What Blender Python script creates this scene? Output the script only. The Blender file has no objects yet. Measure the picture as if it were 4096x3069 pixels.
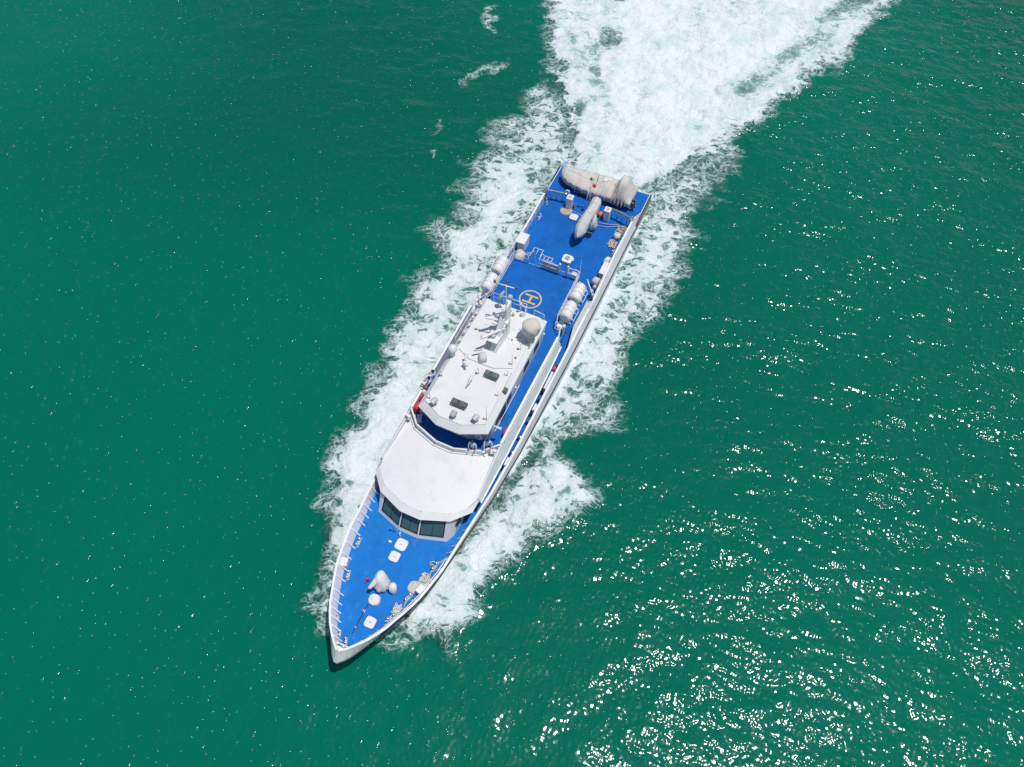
import bpy, math, random
import numpy as np
from mathutils import Vector, Matrix, noise

random.seed(7)
SC = bpy.context.scene
COL = SC.collection
rad = math.radians

# ------------------------------------------------------------------ camera, sky, sun
# world axes: X runs along the boat towards the bow, Y to port, Z up, water at 0
HEAD = rad(-113.27)
BX, BY = math.cos(HEAD), math.sin(HEAD)
RIGHT = Vector((BX, -BY, 0.0))            # camera right on the ground
AWAY = Vector((BY, BX, 0.0))              # ground direction away from the camera
DEP, ROLL = rad(58.1), rad(1.16)
fwd = AWAY * math.cos(DEP) - Vector((0, 0, 1)) * math.sin(DEP)
up0 = AWAY * math.sin(DEP) + Vector((0, 0, 1)) * math.cos(DEP)
rx = RIGHT * math.cos(ROLL) + up0 * math.sin(ROLL)
ux = -RIGHT * math.sin(ROLL) + up0 * math.cos(ROLL)
CAMLOC = Vector((48.46, 12.49, 48.0))
cam = bpy.data.cameras.new('camera')
cam.lens, cam.sensor_width, cam.sensor_fit = 26.63, 36.0, 'HORIZONTAL'
cam.clip_start, cam.clip_end = 0.5, 20000.0
camo = bpy.data.objects.new('camera', cam)
COL.objects.link(camo)
camo.matrix_world = Matrix(((rx.x, ux.x, -fwd.x, CAMLOC.x), (rx.y, ux.y, -fwd.y, CAMLOC.y),
                            (rx.z, ux.z, -fwd.z, CAMLOC.z), (0, 0, 0, 1)))
SC.camera = camo

SUNV = Vector((-0.075, 0.245, 1.0)).normalized()
w = bpy.data.worlds.new('World')
SC.world = w
w.use_nodes = True
sky = w.node_tree.nodes.new('ShaderNodeTexSky')
sky.sky_type = 'NISHITA'
sky.sun_disc = False
sky.sun_elevation = math.asin(SUNV.z)
sky.sun_rotation = math.atan2(SUNV.x, SUNV.y)
bg = w.node_tree.nodes['Background']
bg.inputs['Strength'].default_value = 0.085
w.node_tree.links.new(sky.outputs[0], bg.inputs[0])
sun = bpy.data.lights.new('sun', 'SUN')
sun.energy, sun.angle, sun.color = 3.3, rad(0.53), (1.0, 0.965, 0.91)
suno = bpy.data.objects.new('sun', sun)
COL.objects.link(suno)
suno.rotation_euler = SUNV.to_track_quat('Z', 'Y').to_euler()
suno.location = (0, 0, 100)
SC.view_settings.view_transform = 'Standard'
SC.view_settings.look = 'None'
SC.view_settings.exposure = 0.0
SC.view_settings.gamma = 1.0
SC.view_settings.use_curve_mapping = False
SC.cycles.use_denoising = False
SC.cycles.max_bounces = 5
SC.cycles.diffuse_bounces = 3
SC.cycles.glossy_bounces = 2

# ------------------------------------------------------------------ materials
MAT = {}


class NT:
    def __init__(s, m):
        s.m = m; s.n = m.node_tree.nodes; s.l = m.node_tree.links

    def add(s, t, **kw):
        n = s.n.new(t)
        for k, v in kw.items():
            setattr(n, k, v)
        return n

    def put(s, sock, v):
        if isinstance(v, bpy.types.NodeSocket):
            s.l.new(v, sock)
        else:
            sock.default_value = v

    def math(s, op, a, b=0.0, c=0.0, clamp=False):
        n = s.add('ShaderNodeMath', operation=op, use_clamp=clamp)
        s.put(n.inputs[0], a); s.put(n.inputs[1], b)
        if op in ('MULTIPLY_ADD', 'COMPARE', 'SMOOTH_MIN', 'SMOOTH_MAX'):
            s.put(n.inputs[2], c)
        return n.outputs[0]

    def sstep(s, x, lo, hi, a=0.0, b=1.0):
        n = s.add('ShaderNodeMapRange', interpolation_type='SMOOTHSTEP')
        for i, v in enumerate((x, lo, hi, a, b)):
            s.put(n.inputs[i], v)
        return n.outputs[0]

    def lin(s, x, lo, hi, a=0.0, b=1.0):
        n = s.add('ShaderNodeMapRange')
        for i, v in enumerate((x, lo, hi, a, b)):
            s.put(n.inputs[i], v)
        return n.outputs[0]

    def mix(s, f, a, b):
        n = s.add('ShaderNodeMix', data_type='RGBA')
        s.put(n.inputs[0], f)
        for i, v in ((6, a), (7, b)):
            if not isinstance(v, bpy.types.NodeSocket) and len(v) == 3:
                v = (*v, 1)
            s.put(n.inputs[i], v)
        return n.outputs[2]

    def noise(s, vec, scale, detail=3.0, rough=0.5, out=0, dist=0.0):
        n = s.add('ShaderNodeTexNoise')
        if vec is not None:
            s.put(n.inputs['Vector'], vec)
        n.inputs['Scale'].default_value = scale
        n.inputs['Detail'].default_value = detail
        n.inputs['Roughness'].default_value = rough
        n.inputs['Distortion'].default_value = dist
        return n.outputs[out]

    def vor(s, vec, scale, feature='DISTANCE_TO_EDGE'):
        n = s.add('ShaderNodeTexVoronoi', feature=feature)
        s.put(n.inputs['Vector'], vec)
        n.inputs['Scale'].default_value = scale
        return n.outputs['Distance']

    def vmath(s, op, a, b):
        n = s.add('ShaderNodeVectorMath', operation=op)
        s.put(n.inputs[0], a)
        s.put(n.inputs[1] if op != 'SCALE' else n.inputs['Scale'], b)
        return n.outputs[0]


def mat(name, col, rough=0.5, var=0.12, scale=3.0, bump=0.0, bscale=20.0, metal=0.0, dirt=None, dirt_amt=0.0, spec=0.5, dscale=1.2, crease=0.0):
    """painted or woven surface: two-tone mottling, optional stains and fine relief"""
    m = bpy.data.materials.new(name)
    m.use_nodes = True
    t = NT(m)
    p = t.n['Principled BSDF']
    tc = t.add('ShaderNodeNewGeometry').outputs['Position']
    nz = t.noise(tc, scale, 5.0, 0.6)
    lo = tuple(max(0, c * (1 - var)) for c in col)
    hi = tuple(min(1, c * (1 + var)) for c in col)
    c = t.mix(t.sstep(nz, 0.3, 0.7), lo, hi)
    if dirt:
        d = t.noise(tc, dscale, 6.0, 0.65)
        c = t.mix(t.sstep(d, 0.52, 0.75, 0.0, dirt_amt), c, dirt)
    t.put(p.inputs['Base Color'], c)
    p.inputs['Metallic'].default_value = metal
    p.inputs['Specular IOR Level'].default_value = spec
    t.put(p.inputs['Roughness'], t.lin(nz, 0.3, 0.7, max(0, rough - 0.07), min(1, rough + 0.07)))
    if bump:
        b = t.add('ShaderNodeBump')
        b.inputs['Strength'].default_value = 0.6
        b.inputs['Distance'].default_value = bump
        h = t.noise(tc, bscale, 4.0, 0.6)
        if crease:      # sharp folds of hanging cloth
            b.inputs['Strength'].default_value = 1.0
            mp = t.add('ShaderNodeMapping'); mp.inputs['Rotation'].default_value = (.3, .2, .6); mp.inputs['Scale'].default_value = (1.0, 1.9, .5)
            t.put(mp.inputs['Vector'], tc)
            a = t.math('ABSOLUTE', t.math('SUBTRACT', t.noise(mp.outputs[0], .8, 1.0, 0.4, dist=.2), .5))
            h = t.math('ADD', t.math('MULTIPLY', h, .25), t.math('MULTIPLY', t.sstep(a, 0, .16), crease))
        t.put(b.inputs['Height'], h)
        t.put(p.inputs['Normal'], b.outputs[0])
    MAT[name] = m
    return m


mat('white_paint', (0.70, 0.71, 0.71), 0.42, 0.03, 0.7, dirt=(0.60, 0.60, 0.60), dirt_amt=0.30)
mat('roof_paint', (0.68, 0.685, 0.69), 0.45, 0.02, 0.35, dirt=(0.57, 0.57, 0.58), dirt_amt=0.55, dscale=0.9)
mat('hull_paint', (0.60, 0.62, 0.64), 0.4, 0.05, 0.8, dirt=(0.42, 0.42, 0.40), dirt_amt=0.5)
mat('grey_paint', (0.48, 0.49, 0.50), 0.45, 0.05, 1.0, dirt=(0.38, 0.38, 0.37), dirt_amt=0.4)
mat('blue_deck', (0.004, 0.112, 0.43), 0.62, 0.10, 0.9, spec=0.16, bump=0.004, bscale=60, dirt=(0.02, 0.155, 0.45), dirt_amt=0.8, dscale=1.9)
mat('blue_foredeck', (0.003, 0.158, 0.52), 0.6, 0.10, 0.8, spec=0.2, bump=0.004, bscale=60, dirt=(0.035, 0.20, 0.53), dirt_amt=0.8, dscale=2.2)
mat('blue_fitting', (0.04, 0.25, 0.62), 0.4, 0.1)
mat('dark_rubber', (0.035, 0.036, 0.038), 0.7, 0.2)
mat('black', (0.012, 0.012, 0.014), 0.5, 0.2)
mat('navy_dark', (0.015, 0.02, 0.05), 0.6, 0.2)
mat('steel', (0.55, 0.56, 0.58), 0.28, 0.08, 6.0, metal=0.9)
mat('rail_white', (0.78, 0.78, 0.80), 0.35, 0.03)
mat('dark_grey', (0.10, 0.105, 0.10), 0.55, 0.15, 6.0)
mat('olive_grey', (0.12, 0.145, 0.125), 0.6, 0.15, 6.0)
mat('canvas_beige', (0.57, 0.53, 0.49), 0.85, 0.07, 1.6, bump=0.016, bscale=3, spec=0.2, crease=1.0)
mat('canvas_grey', (0.56, 0.555, 0.55), 0.85, 0.06, 1.6, bump=0.016, bscale=3, spec=0.2, crease=1.0)
mat('canvas_white', (0.68, 0.665, 0.65), 0.85, 0.06, 2.0, bump=0.016, bscale=3, spec=0.2, crease=1.0)
mat('raft_shell', (0.72, 0.72, 0.71), 0.4, 0.04, 2.0, dirt=(0.5, 0.5, 0.48), dirt_amt=0.4)
mat('rope_white', (0.60, 0.57, 0.52), 0.9, 0.12, 14.0, bump=0.01, bscale=60, spec=0.1)
mat('rope_tan', (0.52, 0.44, 0.35), 0.9, 0.12, 14.0, bump=0.01, bscale=60, spec=0.1)
mat('rope_brown', (0.25, 0.21, 0.16), 0.9, 0.2, 14.0, bump=0.01, bscale=60, spec=0.1)
mat('dome_white', (0.66, 0.66, 0.68), 0.35, 0.02, 2.0)
mat('dome_blue', (0.36, 0.46, 0.55), 0.3, 0.04, 2.0)
mat('yellow_paint', (0.72, 0.45, 0.03), 0.55, 0.12, 9.0)
mat('dash_paint', (0.84, 0.60, 0.20), 0.55, 0.1, 9.0)
mat('red_paint', (0.72, 0.02, 0.06), 0.45, 0.1, 5.0)
mat('orange_paint', (0.80, 0.22, 0.01), 0.45, 0.08, 5.0)
mat('pale_blue', (0.45, 0.52, 0.66), 0.5, 0.05, 3.0)
mat('skin', (0.42, 0.24, 0.16), 0.55, 0.06, 20.0)
mat('hair', (0.012, 0.010, 0.009), 0.6, 0.2, 40.0)
mat('shirt', (0.42, 0.52, 0.78), 0.8, 0.05, 9.0, bump=0.01, bscale=14)
mat('trousers', (0.02, 0.025, 0.05), 0.8, 0.15, 9.0)
mat('shoe', (0.01, 0.01, 0.01), 0.5, 0.1)
mat('console', (0.22, 0.33, 0.34), 0.6, 0.1, 3.0)


def glass_mat():
    m = bpy.data.materials.new('window_glass'); m.use_nodes = True
    t = NT(m); t.n.clear()
    o = t.add('ShaderNodeOutputMaterial')
    tr = t.add('ShaderNodeBsdfTransparent'); tr.inputs[0].default_value = (0.34, 0.46, 0.48, 1)
    gl = t.add('ShaderNodeBsdfGlossy'); gl.inputs['Roughness'].default_value = 0.03
    fr = t.add('ShaderNodeFresnel'); fr.inputs[0].default_value = 1.5
    mx = t.add('ShaderNodeMixShader')
    t.put(mx.inputs[0], fr.outputs[0]); t.put(mx.inputs[1], tr.outputs[0]); t.put(mx.inputs[2], gl.outputs[0])
    df = t.add('ShaderNodeBsdfDiffuse'); df.inputs[0].default_value = (.09, .20, .21, 1)
    m2 = t.add('ShaderNodeMixShader'); m2.inputs[0].default_value = .75
    t.put(m2.inputs[1], mx.outputs[0]); t.put(m2.inputs[2], df.outputs[0])
    t.put(o.inputs[0], m2.outputs[0])
    MAT['glass'] = m


glass_mat()


# ------------------------------------------------------------------ mesh helpers
class G:
    def __init__(s):
        s.v = []; s.f = []; s.sm = []

    def add(s, vs, fs, smooth=False):
        b = len(s.v)
        s.v += [tuple(p) for p in vs]
        s.f += [tuple(b + i for i in f) for f in fs]
        s.sm += [smooth] * len(fs)
        return s

    def box(s, cx, cy, cz, sx, sy, sz, rz=0.0, ry=0.0, taper=1.0):
        M_ = Matrix.Translation((cx, cy, cz)) @ Matrix.Rotation(rz, 4, 'Z') @ Matrix.Rotation(ry, 4, 'Y')
        vs = []
        for z in (-.5, .5):
            k = 1.0 if z < 0 else taper
            for x, y in ((-.5, -.5), (.5, -.5), (.5, .5), (-.5, .5)):
                vs.append(M_ @ Vector((x * sx * k, y * sy * k, z * sz)))
        return s.add(vs, [(3, 2, 1, 0), (4, 5, 6, 7), (0, 1, 5, 4), (1, 2, 6, 5), (2, 3, 7, 6), (3, 0, 4, 7)])

    def prism(s, lo, z0, hi=None, z1=None, cap=True, capb=True):
        """lo/hi: outlines (x,y) or (x,y,z) counter-clockwise from above"""
        hi = hi or lo
        n = len(lo)
        f3 = lambda p, z: (p[0], p[1], p[2] if len(p) > 2 else z)
        vs = [f3(p, z0) for p in lo] + [f3(p, z1) for p in hi]
        fs = [(i, (i + 1) % n, n + (i + 1) % n, n + i) for i in range(n)]
        if capb: fs.append(tuple(range(n - 1, -1, -1)))
        if cap: fs.append(tuple(range(n, 2 * n)))
        return s.add(vs, fs)

    def loft(s, rings, closed=True, cap0=False, cap1=False, smooth=True):
        n = len(rings[0]); vs = [p for r in rings for p in r]; fs = []
        m = n if closed else n - 1
        for i in range(len(rings) - 1):
            for j in range(m):
                a = i * n + j; b = i * n + (j + 1) % n
                fs.append((a, b, b + n, a + n))
        if cap0: fs.append(tuple(range(n - 1, -1, -1)))
        if cap1: fs.append(tuple(range((len(rings) - 1) * n, len(rings) * n)))
        return s.add(vs, fs, smooth)

    def tube(s, pts, r, n=6, closed=False, cap=True):
        pts = [Vector(p) for p in pts]
        L = len(pts); rr = r if isinstance(r, (list, tuple)) else [r] * L
        rings = []
        prev = None
        for i, p in enumerate(pts):
            if closed:
                d = pts[(i + 1) % L] - pts[i - 1]
            else:
                d = pts[min(i + 1, L - 1)] - pts[max(i - 1, 0)]
            if d.length < 1e-9: d = Vector((0, 0, 1))
            d.normalize()
            if prev is None:
                a = d.cross(Vector((0, 0, 1)))
                if a.length < 0.05: a = d.cross(Vector((1, 0, 0)))
            else:
                a = prev - d * prev.dot(d)
                if a.length < 1e-4: a = d.cross(Vector((0, 0, 1)))
            a.normalize(); prev = a
            b = d.cross(a)
            rings.append([p + (a * math.cos(k * 2 * math.pi / n) + b * math.sin(k * 2 * math.pi / n)) * rr[i] for k in range(n)])
        if closed: rings.append(rings[0])
        return s.loft(rings, True, cap and not closed, cap and not closed, True)

    def cyl(s, p0, p1, r0, r1=None, n=12):
        return s.tube([p0, p1], [r0, r0 if r1 is None else r1], n)

    def lathe(s, prof, c, n=16, smooth=True):
        rings = [[(c[0] + r * math.cos(k * 2 * math.pi / n), c[1] + r * math.sin(k * 2 * math.pi / n), c[2] + z) for k in range(n)] for r, z in prof]
        return s.loft(rings, True, True, True, smooth)

    def sphere(s, c, r, n=16, m=10, sz=1.0):
        prof = [(max(1e-3, r * math.sin(math.pi * i / m)), -r * sz * math.cos(math.pi * i / m)) for i in range(m + 1)]
        return s.lathe(prof, c, n)


def build(name, g, m, parent=None, bevel=0.0, loc=None, rz=0.0):
    me = bpy.data.meshes.new(name)
    me.from_pydata(g.v, [], g.f)
    me.polygons.foreach_set('use_smooth', g.sm)
    me.update()
    me.materials.append(MAT[m] if isinstance(m, str) else m)
    o = bpy.data.objects.new(name, me)
    COL.objects.link(o)
    if parent: o.parent = parent
    if loc: o.location = loc
    o.rotation_euler.z = rz
    if bevel:
        b = o.modifiers.new('bevel', 'BEVEL'); b.width = bevel; b.segments = 2; b.limit_method = 'ANGLE'; b.angle_limit = rad(40)
    return o


def empty(name, loc=(0, 0, 0), rz=0.0):
    o = bpy.data.objects.new(name, None); COL.objects.link(o)
    o.location = loc; o.rotation_euler.z = rz; o.empty_display_size = 0.3
    return o


def tag(o, label, cat, group=None):
    o['label'] = label; o['category'] = cat
    if group: o['group'] = group
    return o


def lerp_tab(tab, x):
    xs, ys = zip(*tab)
    return float(np.interp(x, xs, ys))


def rot2(x, y, a):
    return x * math.cos(a) - y * math.sin(a), x * math.sin(a) + y * math.cos(a)


# ------------------------------------------------------------------ hull form
def deckz(x): return lerp_tab([(0, 1.9), (13, 1.95), (20, 2.2), (30, 2.6), (36, 2.78), (44, 3.0)], x)
YT = [(3.9, 3.92), (8, 3.84), (13, 3.95), (20, 3.93), (27, 3.88), (31, 3.74), (33, 3.56), (35.6, 3.32), (36.9, 3.22), (37.8, 3.03), (38.7, 2.86), (39.75, 2.51), (40.5, 2.17), (41.3, 1.85), (42.2, 1.3), (43.15, .48), (43.45, .06)]
ZT = [(3.9, 2.72), (13, 2.75), (20, 3.0), (30, 3.35), (37, 3.6), (43.5, 3.9)]
YK = [(0, 4.2), (15, 4.18), (20, 4.14), (27, 4.02), (31, 3.78), (33, 3.52), (35.6, 3.2), (36.9, 3.04), (37.8, 2.86), (38.7, 2.62), (39.75, 2.28), (41, 1.76), (42.2, 1.2), (43.2, .72), (43.6, .44), (43.85, .24), (43.95, .1)]
YW = [(0, 4.1), (15, 4.06), (20, 3.95), (27, 3.5), (33, 2.4), (37, 1.35), (39.5, .6), (41.2, .05)]


def yt(x): return lerp_tab(YT, x)
def zt(x): return lerp_tab(ZT, x)
def ydk(x):   # half width of the deck inside the bulwark
    return max(0.02, min(lerp_tab(YK, x) - 0.12, lerp_tab(YT, x) - 0.06 - 0.28 * min(1, max(0, (x - 31) / 5)))) if x > 3.9 else 4.13


boat = empty('patrol_boat', (0, 0, 0))
tag(boat, 'long white patrol boat with blue decks under way through green sea', 'boat')


def P(name, g, m, bevel=0.0, parent=None):
    return build(name, g, m, parent or boat, bevel)


g = G()
ss = [0, .5, 2, 3.9, 6, 8, 10, 13, 16, 20, 24, 27, 29, 31, 33, 34.5, 36]
us = [0.1 * i for i in range(1, 9)] + [.86, .92, .96, 1.0]
rings = []
for k, s_ in enumerate(ss + us):
    def X(stem):
        return s_ if k < len(ss) else 36 + s_ * (stem - 36)
    xk, xw, xn = X(39.6), X(41.2), X(43.95)
    r = []
    yk_, yw_ = lerp_tab(YK, xn), lerp_tab(YW, xw)
    zk = deckz(min(xn, 43.5)) + lerp_tab([(0, -.28), (3, -.28), (5, .02), (30, .05), (40, .1), (44, .25)], xn)
    half = [(xk, 0.02, -1.3 + 1.2 * max(0, (xk - 36) / 3.6) ** 2), (xw, yw_ * .93, -0.45), (xw, yw_, 0.0), (xw + (xn - xw) * .55, yw_ + (yk_ - yw_) * .66, zk * 0.52), (xn, yk_ - .02, zk - .3), (xn, yk_, zk)]
    # top of the hull shell: deck edge on the open stern, bulwark top elsewhere
    if k < len(ss) and s_ < 3.9:
        half += [(xn, yk_ - .03, deckz(xn) - .01), (xn, yk_ - .07, deckz(xn) - .012)]
    else:
        xt = X(43.45)
        half += [(xt, yt(xt), zt(xt)), (xt, max(yt(xt) - .09, .01), zt(xt))]
    r = [(p[0], -p[1], p[2]) for p in reversed(half)] + [p for p in half]
    rings.append(r)
n = len(rings[0])
g.loft(rings, closed=False, smooth=False)
g.add(rings[0], [tuple(range(n))])
g.add(rings[-1], [(i, i + 1, n - 2 - i, n - 1 - i) for i in range(n // 2 - 1)])
hull = P('hull', g, 'hull_paint')

# inner faces of the bulwark, one per side, with cap rail
for sgn, nm in ((1, 'port'), (-1, 'starboard')):
    xs = [3.9 + i * (43.42 - 3.9) / 70 for i in range(71)]
    g = G()
    a = [(x, sgn * max(yt(x) - .092, .012), zt(x) - .005) for x in xs]
    b = [(x, sgn * max(ydk(x) - .0, .008), deckz(x)) for x in xs]
    g.loft([a, b], closed=False, smooth=False)
    bw = P('bulwark_lining', g, 'rail_white')
    g = G()
    rr = []
    for x in xs:
        y = yt(x); z = zt(x)
        rr.append([(x, sgn * (y + .03), z), (x, sgn * (y + .03), z + .05), (x, sgn * max(y - .12, 0), z + .05), (x, sgn * max(y - .12, 0), z)])
    g.loft(rr, True, True, True, False)
    P('cap_rail', g, 'rail_white')
    # rubbing strake along the knuckle
    g = G(); rr = []
    for i in range(81):
        x = 0.02 + i * (41.5 - .02) / 80
        y = lerp_tab(YK, x); z = deckz(x) + lerp_tab([(0, -.42), (3, -.42), (5, -.1), (44, -.05)], x)
        rr.append([(x, sgn * y, z - .1), (x, sgn * (y + .06), z - .07), (x, sgn * (y + .06), z + .07), (x, sgn * y, z + .1)])
    g.loft(rr, True, True, True, False)
    P('rubbing_strake', g, 'dark_rubber', parent=hull)
    # open stern edge: dark coaming with pale line
    g = G(); g.box(1.95, sgn * 4.17, 1.96, 3.9, .1, .13); P('stern_coaming', g, 'dark_rubber')
    g = G(); g.box(1.95, sgn * 4.07, 1.94, 3.86, .05, .06); P('coaming_line', g, 'rail_white')
    # bulwark stanchions on the inside, fore deck and aft deck
    sx = [36.05, 36.75, 37.6, 38.3, 39.02, 39.66, 40.43, 40.95, 41.4, 41.85, 42.29, 42.76] + [5.0 + .85 * i for i in range(9)] + [33.2, 33.8, 34.4, 35.0, 35.5]
    for x in sx:
        y0 = ydk(x); z0 = deckz(x); y1 = yt(x) - .1; z1 = zt(x) - .06
        g = G()
        t_ = .035
        wi = .26 if x > 30 else .12
        wi = min(wi, y0 * .4)
        v = [(x - t_, sgn * (y0 - wi), z0), (x - t_, sgn * y0, z0), (x - t_, sgn * y1, z1), (x - t_, sgn * (y1 - .05), z1)]
        v += [(q[0] + 2 * t_, q[1], q[2]) for q in v]
        g.add(v, [(0, 1, 2, 3), (7, 6, 5, 4), (0, 4, 5, 1), (1, 5, 6, 2), (2, 6, 7, 3), (3, 7, 4, 0)])
        P('bulwark_stanchion', g, 'rail_white', parent=bw)
    # pipe rail running inside the bow bulwark, port side only
    g = G()
    for hh in ((.45, .75) if sgn > 0 else ()):
        g.tube([(x, sgn * (ydk(x) + (yt(x) - ydk(x)) * hh * .9 - .16), deckz(x) + hh * .8) for x in [36 + .3 * i for i in range(24)]], .022, 5)
    if sgn > 0: P('pipe_rail', g, 'rail_white')

# decks
def deck_strip(name, x0, x1, m, nseg):
    g = G(); a, b = [], []
    for i in range(nseg + 1):
        x = x0 + (x1 - x0) * i / nseg
        y = ydk(x)
        a.append((x, -y, deckz(x) + .004)); b.append((x, y, deckz(x) + .004))
    g.loft([b, a], closed=False, smooth=False)
    return P(name, g, m)


deck_strip('aft_deck', 0.03, 13.6, 'blue_deck', 24)
deck_strip('side_deck', 13.6, 31.0, 'blue_deck', 20)
fd = deck_strip('foredeck', 31.0, 43.0, 'blue_foredeck', 40)
# bow plate with fairlead
g = G(); zb = 3.26
g.prism([(42.95, -.62), (43.36, -.1), (43.36, .1), (42.95, .62), (42.9, 0)], zb, None, zb + .1)
bp = P('bow_plate', g, 'white_paint', .01)
g = G(); g.tube([(43.02, -.28, zb + .1), (43.05, -.28, zb + .3), (43.05, .28, zb + .3), (43.02, .28, zb + .1)], .045, 7)
g.cyl((43.05, -.12, zb + .1), (43.05, -.12, zb + .3), .05); g.cyl((43.05, .12, zb + .1), (43.05, .12, zb + .3), .05)
P('fairlead', g, 'steel', parent=bp)

# ------------------------------------------------------------------ main deckhouse and wheelhouse
UZ = 4.5
g = G()
outl = [(13.5, -2.6), (17.6, -2.6), (18.4, -2.9), (31, -2.9), (34.2, -2.7), (34.2, 2.7), (31, 2.9), (18.4, 2.9), (17.6, 2.6), (13.5, 2.6)]
# walls only as far as x=31, the wheelhouse front is built with openings
aft = [(13.5, -2.58), (17.6, -2.58), (18.4, -2.88), (31, -2.88), (31, 2.88), (18.4, 2.88), (17.6, 2.58), (13.5, 2.58)]
g.prism(aft, 1.9, None, UZ - .06)
house = P('deckhouse', g, 'white_paint')

WB = [(34.28, 2.68), (34.88, 2.43), (35.45, .66), (35.45, -.66), (34.88, -2.43), (34.28, -2.68)]
WTp = [(33.45, 2.72), (33.95, 2.30), (34.45, .63), (34.45, -.63), (33.95, -2.30), (33.45, -2.72)]
ZB0, ZB1 = 2.7, 4.42
wh = G(); frames = []
for i in range(1, 4):
    b0 = Vector((*WB[i], ZB0)); b1 = Vector((*WB[i + 1], ZB0)); t0 = Vector((*WTp[i], ZB1)); t1 = Vector((*WTp[i + 1], ZB1))
    pt = lambda u, v: (b0.lerp(b1, u)).lerp(t0.lerp(t1, u), v)
    ua, ub, va, vb = (.13 if i == 1 else .05), (.95 if i != 3 else .87), .19, .93
    if i == 2: ua, ub = .05, .95
    o = [pt(0, 0), pt(1, 0), pt(1, 1), pt(0, 1)]; h = [pt(ua, va), pt(ub, va), pt(ub, vb), pt(ua, vb)]
    nrm = (o[1] - o[0]).cross(o[3] - o[0]).normalized()
    if nrm.x < 0: nrm = -nrm
    hi = [p - nrm * .09 for p in h]
    fs = [(k, (k + 1) % 4, 4 + (k + 1) % 4, 4 + k) for k in range(4)] + [(4 + k, 4 + (k + 1) % 4, 8 + (k + 1) % 4, 8 + k) for k in range(4)]
    wh.add(o + h + hi, fs)
    frames.append((h, hi, nrm))
for (i, j) in ((0, 1), (4, 5)):
    wh.add([(*WB[i], ZB0), (*WB[j], ZB0), (*WTp[j], ZB1), (*WTp[i], ZB1)], [(0, 1, 2, 3)])
for sgn in (1, -1):
    wh.add([(31, sgn * 2.88, ZB0 - .2), (34.28, sgn * 2.68, ZB0), (33.45, sgn * 2.72, ZB1), (31, sgn * 2.88, ZB1)], [(0, 1, 2, 3)])
wheel = P('wheelhouse', wh, 'white_paint')
for h, hi, nrm in frames:
    g = G()
    g.tube([p - nrm * .02 for p in h], .045, 6, closed=True)
    fr = P('window', g, 'black', parent=wheel)
for h, hi, nrm in frames:
    c0 = sum(hi, Vector()) / 4
    q4 = [p + nrm * .03 for p in hi]
    if (q4[1] - q4[0]).cross(q4[2] - q4[0]).dot(nrm) < 0: q4 = q4[::-1]
    g = G(); g.add(q4, [(0, 1, 2, 3)]); P('window_pane', g, 'glass', parent=wheel)
    g = G(); g.cyl(hi[0].lerp(hi[1], .5) + nrm * .06, c0 + nrm * .06 + (hi[2] - hi[1]) * .12, .014, .01, 5)
    P('wiper', g, 'black', parent=wheel)
# dark interior with console shelf behind the panes
g = G()
g.prism([(33.0, -2.5), (34.55, -2.2), (35.1, -.6), (35.1, .6), (34.55, 2.2), (33.0, 2.5)], 3.02, None, 3.12)
P('console_shelf', g, 'console', parent=wheel)
g = G(); g.box(32.4, 0, 3.5, .05, 5.2, 1.7); P('cabin_bulkhead', g, 'navy_dark', parent=wheel)
g = G(); g.prism([(31.2, -2.6), (34.7, -2.3), (35.3, -.6), (35.3, .6), (34.7, 2.3), (31.2, 2.6)], 2.8, None, 2.86); P('cabin_floor', g, 'navy_dark', parent=wheel)
# side doors of the wheelhouse
for sgn in (1, -1):
    g = G(); g.box(32.7, sgn * 2.815, 3.5, .8, .08, 1.5, rz=sgn * -.06); P('door', g, 'navy_dark', parent=wheel)
    g = G(); g.box(33.7, sgn * 2.74, 3.75, .5, .06, .6, rz=sgn * -.03); P('side_window', g, 'black', parent=wheel)

# white roof over the wheelhouse, stepping down to the visor
VU = [(28.3, 3.22), (31.0, 3.34), (32.72, 3.27), (33.72, 2.33), (34.34, .58), (34.34, -.58), (33.72, -2.33), (32.72, -3.27), (31.0, -3.34), (28.3, -3.22)]
VL = [(28.3, 3.38), (31.0, 3.5), (33.04, 3.4), (34.14, 2.42), (34.80, .69), (34.80, -.69), (34.14, -2.42), (33.04, -3.4), (31.0, -3.5), (28.3, -3.38)]
def roofz(x, y): return lerp_tab([(28, 4.98), (31, 4.86), (34.5, 4.66)], x) - .012 * y * y
top = [(x, y, roofz(x, y)) for x, y in VU]
low = [(x, y, 4.44) for x, y in VL]
g = G()
g.loft([low, top], closed=False, smooth=False)
g.add([(x, y, 4.445) for x, y in VL[1:-1]], [tuple(range(len(VL) - 3, -1, -1))])
rows = []
for k in range(29):
    y = 3.3 - 6.6 * k / 28
    x0 = float(np.interp(abs(y), [0, .64, 2.34, 3.2, 3.3], [30.0, 30.0, 29.42, 28.52, 28.42]))
    x1 = float(np.interp(abs(y), [0, .58, 2.33, 3.27, 3.3], [34.34, 34.34, 33.72, 32.72, 32.3]))
    rows.append([(x0 + (x1 - x0) * f_ / 6, y, roofz(x0 + (x1 - x0) * f_ / 6, y)) for f_ in range(7)])
g.loft(rows, closed=False, smooth=True)
wr = P('wheelhouse_roof', g, 'roof_paint')
for yy in (-1.15, .55, 1.9):
    g = G(); g.tube([(29.8 + abs(yy) * .1, yy, roofz(30, yy) + .004), (33.4 - abs(yy) * .15, yy * 1.02, roofz(33.4, yy) + .004)], .012, 4); P('weld_seam', g, 'white_paint', parent=wr)

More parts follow.
